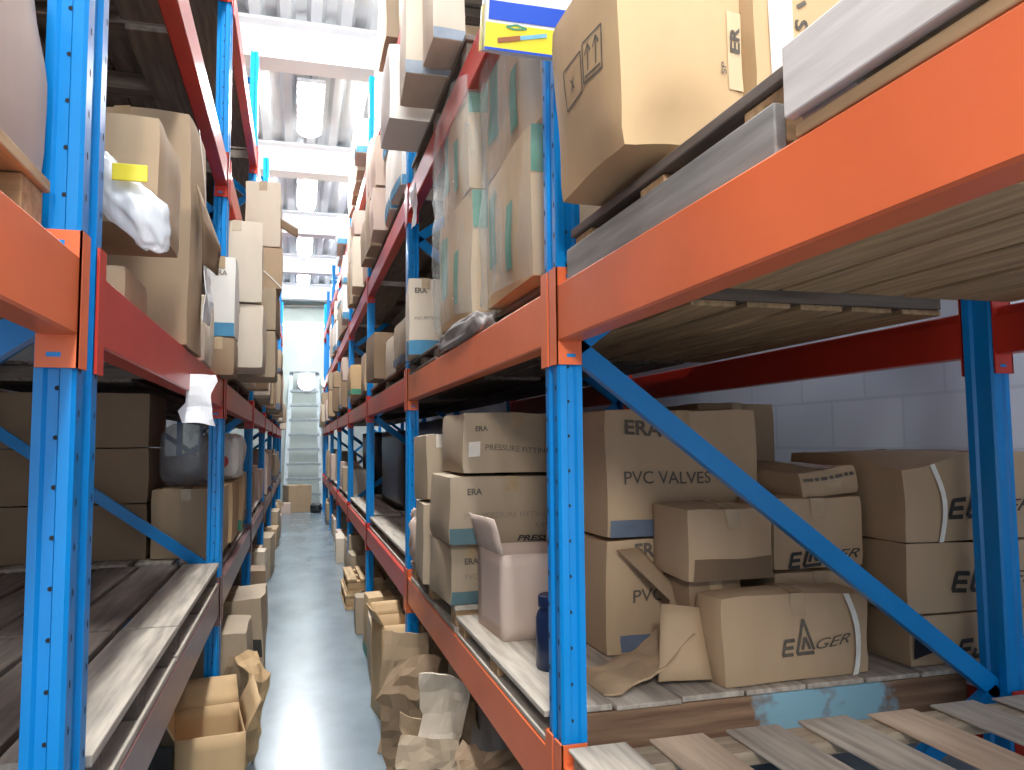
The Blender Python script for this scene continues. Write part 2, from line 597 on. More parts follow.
def lump(label, loc, dims, mat, cat, name, rz=0, seed=0, amp=0.12, group=None, flat=True, detail=4):
    """a sagging bag or wrapped bundle"""
    bm = bmesh.new()
    bmesh.ops.create_icosphere(bm, subdivisions=detail, radius=1)
    for v in bm.verts:
        p = v.co.copy()
        b = Vector([math.copysign(abs(c) ** 0.55, c) for c in p])
        b *= 1 + amp * nz(p, 2.2, seed) + amp * 0.5 * nz(p, 6, seed + 3)
        z = b.z * dims[2] / 2 + dims[2] / 2
        if flat and z < 0.02:
            z = max(0.0, z)
        v.co = Vector((b.x * dims[0] / 2, b.y * dims[1] / 2, z))
    o = link(name, bm, mat, smooth=True)
    o.location = loc
    o.rotation_euler = (0, 0, rz)
    tag(o, label, cat, group)
    return o

def copy_tree(o, parent=None):
    c = o.copy()
    COL.objects.link(c)
    if parent:
        c.parent = parent
    for ch in list(o.children):
        copy_tree(ch, c)
    return c

# ------------------------------------------------------------------ the hall
def hall():
    fl = noisy('pale_blue_grey_floor_paint', s2l((98, 112, 120)), s2l((130, 144, 152)), 2.2, 0.24, p0=0.3, p1=0.7, bmp=0.06, stretch=(1.0, 0.5, 1))
    o = link('floor', bx(-3.0, 2.6, -3.0, 20.7, -0.12, 0.0), fl); tag(o, kind='structure')
    # block wall behind the racks on the near side, with mortar joints
    mt, nt, bs = new_mat('grey_painted_block')
    tc = nt.nodes.new('ShaderNodeTexCoord'); mp = nt.nodes.new('ShaderNodeMapping')
    sp = nt.nodes.new('ShaderNodeSeparateXYZ'); cb = nt.nodes.new('ShaderNodeCombineXYZ')
    nt.links.new(tc.outputs['Object'], sp.inputs[0])
    nt.links.new(sp.outputs[1], cb.inputs[0]); nt.links.new(sp.outputs[2], cb.inputs[1])
    br = nt.nodes.new('ShaderNodeTexBrick')
    br.inputs['Color1'].default_value = (*s2l((200, 208, 222)), 1); br.inputs['Color2'].default_value = (*s2l((206, 213, 226)), 1)
    br.inputs['Mortar'].default_value = (*s2l((190, 198, 212)), 1)
    br.inputs['Scale'].default_value = 1.0; br.inputs['Brick Width'].default_value = 0.44; br.inputs['Row Height'].default_value = 0.22
    br.inputs['Mortar Size'].default_value = 0.008; br.inputs['Mortar Smooth'].default_value = 0.3
    nt.links.new(cb.outputs[0], br.inputs['Vector']); nt.links.new(br.outputs['Color'], bs.inputs['Base Color'])
    bump(nt, bs, br.outputs['Fac'], -0.4, 0.01)
    bs.inputs['Roughness'].default_value = 0.85
    o = link('wall_right', bx(2.42, 2.6, -3.0, 20.7, 0, 5.75), mt); tag(o, kind='structure')
    o = link('wall_left', bx(-3.0, -2.85, -3.0, 20.7, 0, 5.75), noisy('grey_wall_paint', (0.22, 0.22, 0.23), (0.27, 0.27, 0.28), 2, 0.9)); tag(o, kind='structure')
    o = link('wall_back', bx(-3.0, 2.6, 20.6, 20.75, 0, 5.75), noisy('pale_green_wall_paint', s2l((196, 206, 196)), s2l((214, 221, 212)), 2, 0.8)); tag(o, kind='structure')
    # ribbed metal roof deck: trapezoid ribs running along the aisle
    bm = bmesh.new()
    y0, y1 = -1.6, 20.7
    prof = []
    x = -3.0
    while x < 2.6:
        prof += [(x, 5.62), (x + 0.10, 5.62), (x + 0.14, 5.70), (x + 0.24, 5.70)]
        x += 0.28
    lo = [bm.verts.new((px, y0, pz)) for px, pz in prof]
    hi = [bm.verts.new((px, y1, pz)) for px, pz in prof]
    for i in range(len(prof) - 1):
        bm.faces.new((lo[i], hi[i], hi[i + 1], lo[i + 1]))
    o = link('ceiling', bm, noisy('galvanised_deck', (0.62, 0.65, 0.68), (0.72, 0.75, 0.77), 2, 0.5, 0.1)); tag(o, kind='structure')
    gm = noisy('white_girder_paint', (0.84, 0.85, 0.86), (0.90, 0.90, 0.91), 2, 0.6)
    for k, gy in enumerate((1.2, 4.35, 7.5, 10.62, 13.75, 16.9, 20.0)):
        bm = bmesh.new()
        add_box(bm, -2.85, 2.42, gy - 0.14, gy + 0.14, 5.22, 5.25)
        add_box(bm, -2.85, 2.42, gy - 0.02, gy + 0.02, 5.25, 5.59)
        add_box(bm, -2.85, 2.42, gy - 0.14, gy + 0.14, 5.59, 5.62)
        o = link('trim_%d' % (k + 1), bm, gm); tag(o, kind='structure')

EMIT = {}
def emitter(name, col, strength):
    if name not in EMIT:
        mt, nt, bs = new_mat(name)
        bs.inputs['Base Color'].default_value = (0.9, 0.9, 0.9, 1)
        bs.inputs['Emission Color'].default_value = (*col, 1)
        bs.inputs['Emission Strength'].default_value = strength
        EMIT[name] = mt
    return EMIT[name]

def hall_lamps():
    em = emitter('lamp_diffuser_glow', (0.95, 0.98, 1.0), LAMP)
    hm = noisy('white_lamp_housing', (0.75, 0.76, 0.77), (0.82, 0.83, 0.84), 4, 0.5)
    names = ['behind the first', 'between the first and second', 'between the second and third', 'between the third and fourth',
             'between the fourth and fifth', 'between the fifth and sixth', 'beyond the sixth']
    where = {2: 'first lamp past the closest white girder', 3: 'second lamp past the closest white girder',
             4: 'third lamp past the closest white girder', 5: 'smallest lamp close to the end wall'}
    for k, ly in enumerate((-0.6, 2.6, 5.85, 8.95, 12.1, 15.25, 18.4)):
        o = empty('ceiling_lamp', (0.10, ly, 5.40))
        lab = {3: 'glowing white hall lamp on the ribbed ceiling, first past the largest girder in view',
               4: 'glowing white hall lamp between the second and third girders in view',
               5: 'small glowing hall lamp between the third and fourth girders in view',
               6: 'smallest glowing hall lamp on the ceiling close to the end wall'}.get(k, 'glowing white hall lamp on the ceiling above the near bays, number %s from the entrance' % ('one', 'two', 'three')[min(k, 2)])
        tag(o, lab, 'ceiling lamp', 'hall lamps along the aisle')
        link('housing', bx(-0.15, 0.15, -0.70, 0.70, 0.03, 0.08, 0.01), hm, o)
        bm = bmesh.new()
        add_bar(bm, (-0.13, 0, 0.14), (-0.13, 0, 0.23), 0.02, 0.02, (0, 1, 0)); 
        for yy in (-0.5, 0.5):
            add_box(bm, -0.01, 0.01, yy - 0.01, yy + 0.01, 0.08, 0.23)
        bm.free()
        bm = bmesh.new()
        for yy in (-0.5, 0.5):
            add_box(bm, -0.01, 0.01, yy - 0.01, yy + 0.01, 0.08, 0.23)
        link('hanger', bm, GALV, o)
        bm = bmesh.new()
        n, yy = 12, (-0.68, 0.68)
        rows = []
        for y in (-0.68, -0.64, 0.64, 0.68):
            s = 0.55 if abs(y) > 0.66 else 1
            rows.append([bm.verts.new((0.13 * s * math.cos(math.pi + math.pi * i / n), y, 0.03 + 0.075 * s * math.sin(math.pi + math.pi * i / n))) for i in range(n + 1)])
        for r0, r1 in zip(rows, rows[1:]):
            for i in range(n):
                bm.faces.new((r0[i], r0[i + 1], r1[i + 1], r1[i])).smooth = True
        bm.faces.new(rows[0]); bm.faces.new(rows[-1][::-1])
        link('diffuser', bm, em, o)

def add_fill_lamp():
    """an added fill light over the aisle mouth, out of view, to brighten the nearest bays"""
    o = empty('added_fill_lamp', (-0.28, -1.35, 2.75))
    tag(o, 'added fill light hung over the mouth of the aisle, unseen behind the viewer', 'fill lamp')
    d = Vector((0.35, 1.0, -0.35)).normalized()
    q = d.to_track_quat('Z', 'Y').to_matrix()
    def turned(bm):
        bmesh.ops.rotate(bm, verts=bm.verts, cent=(0, 0, 0), matrix=q)
        return bm
    bm = bmesh.new(); add_lathe(bm, [(0.06, -0.16), (0.10, -0.12), (0.20, -0.01), (0.215, 0.0), (0.205, 0.004), (0.18, -0.012)], 28)
    link('fill_lamp_housing', turned(bm), GALV, o)
    bm = bmesh.new(); add_lathe(bm, [(0.185, -0.012), (0.17, 0.002), (0.001, 0.006)], 28)
    link('lamp_glass', turned(bm), emitter('fill_lamp_glow', (1.0, 0.96, 0.90), FILL), o)
    bm = bmesh.new(); add_tube(bm, [(0, 0, 0.02), (0, -0.06, 0.3), (0, -0.06, 2.86)], 0.012, 8)
    link('hanger', bm, GALV, o)

# ------------------------------------------------------------------ pallet racking
XR, XL = 0.60, -0.36
RD, LD = 1.37, 1.30                                   # rack depths
RY = [-0.86, 1.74, 4.34, 6.94, 9.54, 12.14, 14.74, 17.34, 18.95]
LY = [-1.16, 1.44, 4.10, 6.74, 9.30, 11.92, 14.54, 17.16, 18.9]
RLEV = [(0.698, 0.838), (1.82, 1.957), (2.895, 3.03), (4.06, 4.20)]
LLEV = [(0.75, 0.885), (1.765, 1.90), (2.895, 3.03), (3.93, 4.07)]
ORD = ['first', 'second', 'third', 'fourth', 'fifth', 'sixth', 'seventh', 'eighth', 'ninth', 'tenth', 'eleventh', 'twelfth']
LEVN = ['lower', 'middle', 'upper', 'top']

def post_mesh(w, d, h, face_y, holes=True):
    """an open pallet-rack post: stepped section w (across, into the rack) by d (along the aisle); aisle face at x=0, near face at y=0"""
    bm = bmesh.new()
    t = 0.008
    prof = [(0, 0.006), (0.006, 0), (w * 0.36, 0), (w * 0.42, t), (w - 0.02, t), (w - 0.014, 0.002), (w, 0.002), (w, d - 0.002), (w - 0.014, d - 0.002), (w - 0.02, d - t), (w * 0.42, d - t), (w * 0.36, d), (0.006, d), (0, d - 0.006),
            (0, d * 0.70), (t, d * 0.64), (t, d * 0.36), (0, d * 0.30)]
    lo = [bm.verts.new((x, y, 0)) for x, y in prof]
    hi = [bm.verts.new((x, y, h)) for x, y in prof]
    n = len(prof)
    for i in range(n):
        bm.faces.new((lo[i], lo[(i + 1) % n], hi[(i + 1) % n], hi[i]))
    bm.faces.new(lo[::-1]); bm.faces.new(hi)
    if holes:
        z = 0.1
        while z < h - 0.05:
            add_disc(bm, (w - 0.022 - 0.013, t - 0.0012, z), (0, -1, 0), 0.0042, 8, 1)
            z += 0.083
        z = 0.06
        while z < h - 0.05:
            for yy in (0.15, 0.85):
                add_disc(bm, (-0.0012, d * yy, z), (-1, 0, 0), 0.008, 6, 1, 0.55)
            z += 0.075
    bmesh.ops.recalc_face_normals(bm, faces=[f for f in bm.faces if f.material_index == 0])
    return bm

def frame(side, k, y, label, pw, pd, detail):
    """upright frame: front post, back post, base plates, horizontals and diagonals; x runs into the rack"""
    s = 1 if side == 'R' else -1
    x0, dep = (XR, RD) if side == 'R' else (XL, LD)
    H = 4.95
    o = empty('rack_upright_frame', (x0, y, 0))
    tag(o, label, 'rack upright', 'blue upright frames of the %s rack' % ('right' if side == 'R' else 'left'))
    for xx in (0, dep - pw):
        bm = post_mesh(pw, pd, H, y, detail and not xx)
        if xx:
            bmesh.ops.rotate(bm, verts=bm.verts, cent=(pw / 2, pd / 2, 0), matrix=Matrix.Rotation(0, 3, 'Z'))
        for v in bm.verts:
            v.co.x = (v.co.x + xx) * s
        if s < 0:
            bmesh.ops.reverse_faces(bm, faces=bm.faces)
        post = link('post', bm, [BLUE, DARK], o)
        b2 = bmesh.new()
        xa, xb = sorted(((xx - 0.02) * s, (xx + pw + 0.02) * s))
        add_box(b2, xa, xb, -0.02, pd + 0.02, 0, 0.008)
        link('base_plate', b2, BLUE, post)
    ym = pd * 0.5
    a, b = pw * 0.9, dep - pw * 0.9
    nodes = [0.10, 0.87, 1.815, 2.76, 3.70, 4.65]
    flip = (k % 2 == 1) == (side == 'R')
    if side == 'L':
        nodes = [0.10, 0.96, 1.82, 2.76, 3.70, 4.65]
        flip = k % 2 == 1
    for i in range(len(nodes) - 1):
        # at the first visible frame the brace falls from the aisle side towards the wall
        up_front = (i % 2 == 1) if flip else (i % 2 == 0)
        za, zb = (nodes[i + 1], nodes[i]) if up_front else (nodes[i], nodes[i + 1])
        bm = bmesh.new()
        p, q = Vector((a * s, ym, za)), Vector((b * s, ym, zb))
        d = (q - p).normalized()
        add_bar(bm, p, q, 0.03, 0.052, (0, 1, 0) if False else Vector((0, 1, 0)).cross(d))
        link('diagonal_brace', bm, BLUE, o)
    for z in (0.22, 4.72):
        bm = bmesh.new()
        add_bar(bm, (a * s, ym, z), (b * s, ym, z), 0.03, 0.045)
        link('horizontal_brace', bm, BLUE, o)
    return o

def beam(side, lev, bay, front, label, mat):
    Y = RY if side == 'R' else LY
    pd = 0.10 if side == 'R' else 0.15
    pw = 0.062 if side == 'R' else 0.064
    s = 1 if side == 'R' else -1
    z0, z1 = (RLEV if side == 'R' else LLEV)[lev]
    x0, dep = (XR, RD) if side == 'R' else (XL, LD)
    ya, yb = Y[bay] + pd + 0.004, Y[bay + 1] - 0.004
    o = empty('rack_beam', (x0, ya, z0))
    tag(o, label, 'rack beam', '%s beams of the %s rack' % ('front' if front else 'back', 'right' if side == 'R' else 'left'))
    h, L = z1 - z0, yb - ya
    x = 0.0 if front else dep * s
    d = s if front else -s
    # box beam with the usual step along its inner top edge
    prof = [(-0.002, 0.004), (0.002, 0), (0.052, 0), (0.056, 0.004), (0.056, h - 0.028), (0.040, h - 0.028), (0.040, h - 0.004), (0.036, h), (0.002, h), (-0.002, h - 0.004)]
    bm = bmesh.new()
    lo = [bm.verts.new((x + d * px, 0.004, pz)) for px, pz in prof]
    hi = [bm.verts.new((x + d * px, L - 0.004, pz)) for px, pz in prof]
    n = len(prof)
    for i in range(n):
        bm.faces.new((lo[i], lo[(i + 1) % n], hi[(i + 1) % n], hi[i]))
    bm.faces.new(lo); bm.faces.new(hi[::-1])
    bmesh.ops.recalc_face_normals(bm, faces=bm.faces)
    link('beam_channel', bm, mat, o)
    for end in (0, 1):
        y = 0 if end == 0 else L
        bm = bmesh.new()
        ez = 0.055
        yo = -0.004 if end == 0 else 0.004
        ylo, yhi = sorted((y - yo * 0.2, y + yo * 1.6 + (0.004 if end == 0 else -0.004) * 0))
        y_in = (y, y + 0.005) if end == 0 else (y - 0.005, y)
        xa, xb = sorted((x - d * 0.006, x + d * (pw - 0.004)))
        add_box(bm, xa, xb, y_in[0], y_in[1], -ez, h + ez * 0.8)
        yw = (-0.045, 0.005) if end == 0 else (L - 0.005, L + 0.045)
        xa, xb = sorted((x - d * 0.0065, x - d * 0.0015))
        add_box(bm, xa, xb, yw[0], yw[1], -ez, h + ez * 0.8)
        # slots in the plate, facing along the aisle
        for zz in (-ez + 0.022, h + ez * 0.8 - 0.022):
            for yy, ax in ((y_in[0] - 0.001, (0, -1, 0)), (y_in[1] + 0.001, (0, 1, 0))):
                c = Vector((x + d * pw * 0.5, yy, zz))
                wv = Vector((0.011, 0, 0)); hv = Vector((0, 0, 0.004))
                f = bm.faces.new([bm.verts.new(c + wv * i + hv * j) for i, j in ((-1, -1), (1, -1), (1, 1), (-1, 1))])
                f.normal_update()
                if f.normal.dot(Vector(ax)) < 0:
                    f.normal_flip()
                f.material_index = 1
        link('end_connector', bm, [mat, BLUE], o)
    return o

def racking():
    for side, Y, pw, pd in (('R', RY, 0.062, 0.10), ('L', LY, 0.064, 0.15)):
        rack = 'right' if side == 'R' else 'left'
        for k, y in enumerate(Y):
            where = 'behind the viewer' if k == 0 else ('at the near end in view' if k == 1 else '%s along the aisle' % ORD[k - 1])
            frame(side, k, y, 'blue steel upright frame of the %s rack, %s' % (rack, where), pw, pd, k < 4)
        for lev in range(4):
            for bay in range(8):
                if lev >= 2 and bay == 0:
                    continue
                mt = ORANGE if bay == 0 or (side == 'R' and lev == 0 and bay < 2) else ORANGE_DIM
                if side == 'R' and bay == 1 and lev == 1:
                    mt = ORANGE
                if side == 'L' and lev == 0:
                    mt = MAROON
                beam(side, lev, bay, True, '%s front beam at the %s level of the %s rack, %s bay' % ('orange' if mt is ORANGE else 'dull maroon' if mt is MAROON else 'dim orange-red', LEVN[lev], rack, ORD[bay]), mt)
                if bay < 3 and lev < 3:
                    beam(side, lev, bay, False, 'dim orange-red back beam at the %s level of the %s rack, %s bay' % (LEVN[lev], rack, ORD[bay]), ORANGE_DIM)

# ------------------------------------------------------------------ pallets
def pallet(label, x0, x1, y0, y1, z0, z1, wy=WOOD_Y, wx=WOOD_X, boards=6, front=None, gap=0.035, group='timber pallets on the racks', bottom=True, seed=0, closed=False, wb_=None):
    """deck boards along the aisle on three cross stringers over bottom boards"""
    o = empty('timber_pallet', ((x0 + x1) / 2, (y0 + y1) / 2, z0))
    tag(o, label, 'pallet', group)
    rnd = random.Random(seed)
    W, L, H = x1 - x0, y1 - y0, z1 - z0
    tb = min(0.022, H * 0.2)
    bw = (W - gap * (boards - 1)) / boards
    for i in range(boards):
        a = -W / 2 + i * (bw + gap)
        j = rnd.uniform(-0.006, 0.006)
        link('deck_board', bx(a, a + bw, -L / 2 + j, L / 2 + j * 0.5, H - tb, H + rnd.uniform(-0.002, 0.002), 0.003), (WOOD_PINK if i % 3 == 1 else WOOD_Y) if seed == 1 else (WOOD_DK if seed in (8, 9) and i < boards - 1 else wy), o)  # inner boards of the lower left pallets darkened, interior shade put into their colour
    zb = tb if bottom else 0
    if closed:
        for i in range(boards):
            a = -W / 2 + i * (bw + gap)
            j = rnd.uniform(-0.02, 0.02)
            link('bottom_board', bx(a, a + bw, -L / 2 + 0.01 + abs(j), L / 2 - 0.01, rnd.uniform(0, 0.004), tb, 0.003), wb_ or wy, o)
    for i, yy in enumerate((-L / 2 + 0.012, -0.05, L / 2 - 0.112)):
        if i == 0 and front:
            # this end board hangs down between the two rack beams
            link('end_board', bx(-W / 2 + 0.072, W / 2 - 0.40, -L / 2 + 0.004, -L / 2 + 0.026, -0.055, H - tb - 0.002, 0.003), front, o)
            continue
        link('stringer', bx(-W / 2 + 0.008, W / 2 - 0.008, yy, yy + 0.10, zb, H - tb - 0.002, 0.003), front if (i == 0 and front) else wx, o)
    if bottom and not closed:
        for a in (-W / 2, -bw * 0.6, W / 2 - bw * 1.2):
            link('bottom_board', bx(a, a + bw * 1.2, -L / 2 + 0.005, L / 2 - 0.005, 0, tb, 0.003), wy, o)
    return o

def pallets():
    # right rack, lower level
    pallet('bare slatted pallet on the lower level of the right rack closest to the viewer', 0.604, 1.96, -0.75, 1.715, 0.840, 0.882, WOOD_Y, WOOD_X, 7, gap=0.06, seed=1, bottom=False)
    pallet('pallet with light blue paint on its end under the trade-marked kraft boxes', 0.60, 2.30, 1.87, 2.98, 0.840, 0.912, WOOD_Y, WOOD_TANX, 9, front=WOOD_BLUE, gap=0.007, seed=2)
    pallet('grey pallet under the stacked fittings cartons, second in from the first right upright', 0.60, 2.08, 3.01, 4.22, 0.840, 0.946, WOOD_Y, WOOD_TANX, 8, seed=3)
    # right rack, middle level
    side = lambda p, z0, z1, mt: link('side_board', bx(-p_w / 2 - 0.012, -p_w / 2 + 0.007, -p_l / 2 + 0.01, p_l / 2 - 0.004, z0, z1, 0.003), mt, p)
    p_w, p_l = 1.308, 0.84
    o = pallet('grey pallet under the largest tan carton at the upper right', 0.622, 1.93, 0.86, 1.70, 1.959, 2.085, WOOD_DK, WOOD_TANX, 7, seed=4, gap=0.02, closed=True, wb_=WOOD_TAN)
    side(o, 0.0, 0.074, WOOD_GREY)
    p_w, p_l = 1.325, 1.28
    o = pallet('pallet with a whitewashed side board on the orange beam', 0.605, 1.93, -0.45, 0.83, 1.959, 2.085, WOOD_WHITE, WOOD_WHITE, 7, seed=5, gap=0.02, closed=True, wb_=WOOD_TAN)
    side(o, 0.029, 0.124, WOOD_WHITE)
    pallet('dark pallet under the film-wrapped green-banded cartons', 0.70, 1.92, 1.90, 3.38, 1.959, 2.05, WOOD_DK, WOOD_DKX, 7, seed=6, closed=True, wb_=WOOD_TAN)
    pallet('dark pallet under the carton with the blue bottom stripe', 0.60, 1.85, 3.42, 4.32, 1.959, 2.03, WOOD_DK, WOOD_DKX, 7, seed=7, closed=True, wb_=WOOD_DK)
    # left rack, lower level
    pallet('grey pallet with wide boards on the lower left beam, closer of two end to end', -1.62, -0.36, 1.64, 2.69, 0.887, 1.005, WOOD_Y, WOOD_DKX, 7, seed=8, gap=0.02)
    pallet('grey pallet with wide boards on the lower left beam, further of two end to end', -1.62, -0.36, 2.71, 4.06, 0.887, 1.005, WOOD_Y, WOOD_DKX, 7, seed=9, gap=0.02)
    pallet('pallet under the lit carton behind the second left upright', -1.60, -0.40, 4.28, 6.68, 0.887, 0.988, WOOD_Y, WOOD_DKX, 6, seed=10)
    pallet('pale wooden pallet under the cream carton at the left edge', -1.60, -0.40, 0.55, 1.415, 1.903, 2.02, WOOD_TAN, WOOD_TANX, 6, seed=11)
    # left rack, upper level: dark undersides over the tan cartons
    pallet('dark pallet on the upper left level above the bagged carton', -1.62, -0.40, 1.62, 2.80, 3.032, 3.15, WOOD_DK, WOOD_DKX, 7, seed=12, gap=0.01)
    pallet('dark pallet on the upper left level beside the second left upright', -1.62, -0.40, 2.85, 4.05, 3.032, 3.15, WOOD_DK, WOOD_DKX, 7, seed=13, gap=0.01)
    # right rack, upper level
    pallet('dark pallet on the upper right level under the overhanging pale cartons', 0.605, 1.90, 2.80, 4.25, 3.032, 3.15, WOOD_DK, WOOD_DKX, 7, seed=14, gap=0.01)
    k = 0
    for side in 'RL':
        Y, lv, xs = (RY, RLEV, (0.62, 1.9)) if side == 'R' else (LY, LLEV, (-1.6, -0.38))
        for bay in (2, 3, 4, 5, 6):
            for lev in range(4):
                if side == 'L' and lev == 0 and bay == 2:
                    continue
                if lev == 3 and bay > 4:
                    continue
                k += 1
                z = lv[lev][1] + 0.002
                pd = 0.10 if side == 'R' else 0.15
                pallet('dusty pallet filling the %s level of the %s rack, %s bay' % (LEVN[lev], 'right' if side == 'R' else 'left', ORD[bay]),
                       xs[0], xs[1], Y[bay] + pd + 0.05, Y[bay + 1] - 0.05, z, z + 0.10, WOOD_DK if lev else WOOD_Y, WOOD_DKX, 4, gap=0.03, seed=20 + k)
    # second bay on the left, third and up already above; the top level over the second bays
    pallet('dark pallet on the top level of the left rack above the second bay', -1.6, -0.40, 1.70, 4.0, 4.072, 4.17, WOOD_DK, WOOD_DKX, 5, seed=60)
    pallet('dark pallet on the top level of the right rack above the second bay', 0.62, 1.9, 1.95, 4.25, 4.202, 4.30, WOOD_DK, WOOD_DKX, 5, seed=61)

# ------------------------------------------------------------------ goods: right rack
def eager(o, sh, face, u, v, w, rot=0.0, ink=INK_SOFT, full=True):
    """the maker's mark: a wide E, a tall triangular A with a smaller one inside, then slanted GER"""
    k = w / 1.0
    st = 0.040 * k
    E = [((0.0, 0.0), (0.15, 0.0)), ((0.035, 0.075), (0.16, 0.075)), ((0.05, 0.15), (0.19, 0.15)), ((0.010, 0.0), (0.06, 0.15))]
    A = [((0.20, 0.0), (0.34, 0.36)), ((0.34, 0.36), (0.44, 0.03)), ((0.20, 0.0), (0.44, 0.0)), ((0.28, 0.04), (0.335, 0.17)), ((0.335, 0.17), (0.385, 0.04))]
    sc = lambda L: [((a[0] * k, a[1] * k), (b[0] * k, b[1] * k)) for a, b in L]
    bm = strokes(sh, face, sc(E + A), st, rot=rot, o=(u, v))
    if full:
        c, s = math.cos(rot), math.sin(rot)
        x, y = 0.47 * k, 0.03 * k
        t = lettering(sh, face, 'GER', u + c * x - s * y, v + s * x + c * y, 0.52 * k, 0.11 * k, rot, 0.0, 0.5)
        me = bpy.data.meshes.new('t'); t.to_mesh(me); t.free(); bm.from_mesh(me); bpy.data.meshes.remove(me)
    link('printed_logo', bm, ink, o)

def right_lower():
    z = 0.914
    G = 'kraft cartons on the blue-painted pallet'
    # PVC cartons one on the other behind the first upright
    carton('kraft carton printed PVC above a slate blue stripe, bottom of its pair', (1.195, 2.57, z), (0.53, 0.60, 0.355), mat=KRAFT, group=G, seed=3, dent=0.010, bulge=0.004,
           crush=[((0.25, -0.3, 0.30), 0.22, (-0.04, 0.05, -0.03))],
           bands=[('-y', -0.215, -0.05, -0.168, -0.122, BLUEBAND)],
           texts=[('-y', 'ERA', -0.165, 0.118, 0.11, INK_SOFT, dict(bold=0.03)), ('-y', 'PVC', -0.175, -0.02, 0.11, 0.042, 0, INK_SOFT, dict(bold=0.008))])
    carton('kraft carton printed PVC VALVES with a slate blue stripe, top of its pair', (1.21, 2.57, z + 0.362), (0.545, 0.60, 0.405), mat=KRAFT, group=G, seed=4, dent=0.008, bulge=0.012,
           bands=[('-y', -0.262, -0.06, -0.20, -0.145, BLUEBAND)],
           texts=[('-y', 'ERA', -0.205, 0.12, 0.13, 0.048, 0, INK_SOFT, dict(bold=0.03)), ('-y', 'PVC', -0.06, 0.125, 0.07, 0.026, 0, INK_PALE, dict(bold=0.0)),
                  ('-y', 'PVC VALVES', -0.217, -0.034, 0.31, 0.040, 0, INK_SOFT, dict(bold=0.006))])
    carton('dark kraft carton at the block wall, bottom one behind the valves carton', (1.88, 3.22, 0.947), (0.38, 0.38, 0.43), mat=KRAFT_DK, group=G, seed=5)
    carton('dark kraft carton with a black side label, on top behind the valves carton', (1.88, 3.22, 1.380), (0.38, 0.38, 0.365), mat=KRAFT_DK, group=G, seed=6,
           bands=[('-y', 0.02, 0.186, -0.145, -0.085, INK)])
    # torn flaps in front of the lower PVC box
    bent_board('brown torn box panel lying at the foot of the lower PVC carton', (0.95, 2.05, z), [(-0.16, 0.0), (-0.08, 0.012), (0.02, 0.05), (0.12, 0.13)], 0.20, KRAFT, seed=8, cat='cardboard sheet', name='cardboard_sheet', wob=0.015)
    slanted_flap('slanting brown flap across the ERA print of the lower PVC carton', [(0.955, 2.235, 1.245), (1.03, 2.235, 1.25), (1.135, 2.16, 1.11), (1.06, 2.02, 0.945), (0.985, 2.03, 0.925), (1.09, 2.15, 1.10)], KRAFT_DK)
    slanted_flap('crumpled pale brown board between the PVC box and the low logo carton', [(1.00, 2.035, 1.12), (1.10, 2.00, 1.11), (1.10, 1.93, 0.93), (0.95, 1.95, 0.93)], KRAFT)
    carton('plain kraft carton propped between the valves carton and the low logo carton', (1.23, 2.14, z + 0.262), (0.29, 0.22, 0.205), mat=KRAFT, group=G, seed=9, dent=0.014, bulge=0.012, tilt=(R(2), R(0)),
           bands=[('-y', -0.128, 0.138, -0.100, -0.035, SHADE_BOARD)])  # dark band paints the shaded recess low on the front
    carton('narrow brown carton holding up the plain propped carton, mostly hidden', (1.20, 2.165, z), (0.18, 0.18, 0.256), mat=KRAFT_DK, group=G, seed=10, dent=0.004)
    # strapped boxes carrying the triangular mark
    o, sh = carton('low kraft carton with a dark triangular logo and a white strap, at the pallet edge', (1.35, 1.972, z), (0.48, 0.145, 0.235), rz=R(1.5), mat=KRAFT, group=G, seed=11, dent=0.012, bulge=0.010,
                   straps=[('-y', 0.165, 0.185, 0.018, STRAP)])
    eager(o, sh, '-y', -0.066, -0.045, 0.245, R(4), INK_SOFT)
    carton('kraft carton squeezed behind the low logo carton, plain front edge showing', (1.55, 2.155, z), (0.325, 0.195, 0.268), mat=KRAFT, group=G, seed=13, dent=0.008)
    o, sh = carton('kraft carton with a half hidden triangular logo, behind the blue brace', (1.55, 2.155, z + 0.272), (0.325, 0.195, 0.215), mat=KRAFT, group=G, seed=12, dent=0.008, bulge=0.006)
    eager(o, sh, '-y', -0.11, -0.100, 0.26, R(3), INK)
    # the tall stack behind the wall-side post
    for i, (z0, h, v, lab) in enumerate(((z, 0.145, -0.055, 'kraft carton with a black triangular tape patch, bottom of the stack by the wall'),
                                         (z + 0.149, 0.205, -0.035, 'kraft carton with a bold logo, middle of the stack by the wall'),
                                         (z + 0.358, 0.265, -0.055, 'bulging kraft carton with a white strap, top of the stack by the wall'))):
        o, sh = carton(lab, (2.01, 2.18, z0), (0.55, 0.55, h), mat=KRAFT, group=G, seed=14 + i, dent=0.008, bulge=0.005,
                       straps=[('-y', -0.165, -0.15, 0.016, STRAP)] if i == 2 else (), crush=[((-0.27, -0.27, h), 0.25, (0.02, 0.03, -0.05))] if i == 2 else ())
        eager(o, sh, '-y', -0.12, v, 0.33, 0, INK)
        if i == 0:
            bm = bmesh.new()
            bm.faces.new([bm.verts.new(sh.pt('-y', u, w, 0.003)) for u, w in ((-0.265, -0.05), (-0.16, -0.02), (-0.26, 0.02))])
            link('tape_patch', bm, BLACKPL, o)
    o, sh = carton('slumped kraft carton with a printed edge, leaning on the stack by the wall', (1.610, 2.33, z + 0.493), (0.205, 0.52, 0.085), mat=KRAFT, group=G, seed=21, dent=0.016, bulge=0.012, tilt=(0, R(-4)))
    marks = [((u, 0.018), (u + w, 0.018)) for u, w in ((-0.095, 0.03), (-0.06, 0.012), (-0.042, 0.022), (-0.014, 0.014), (0.006, 0.028), (0.042, 0.016), (0.064, 0.02))]
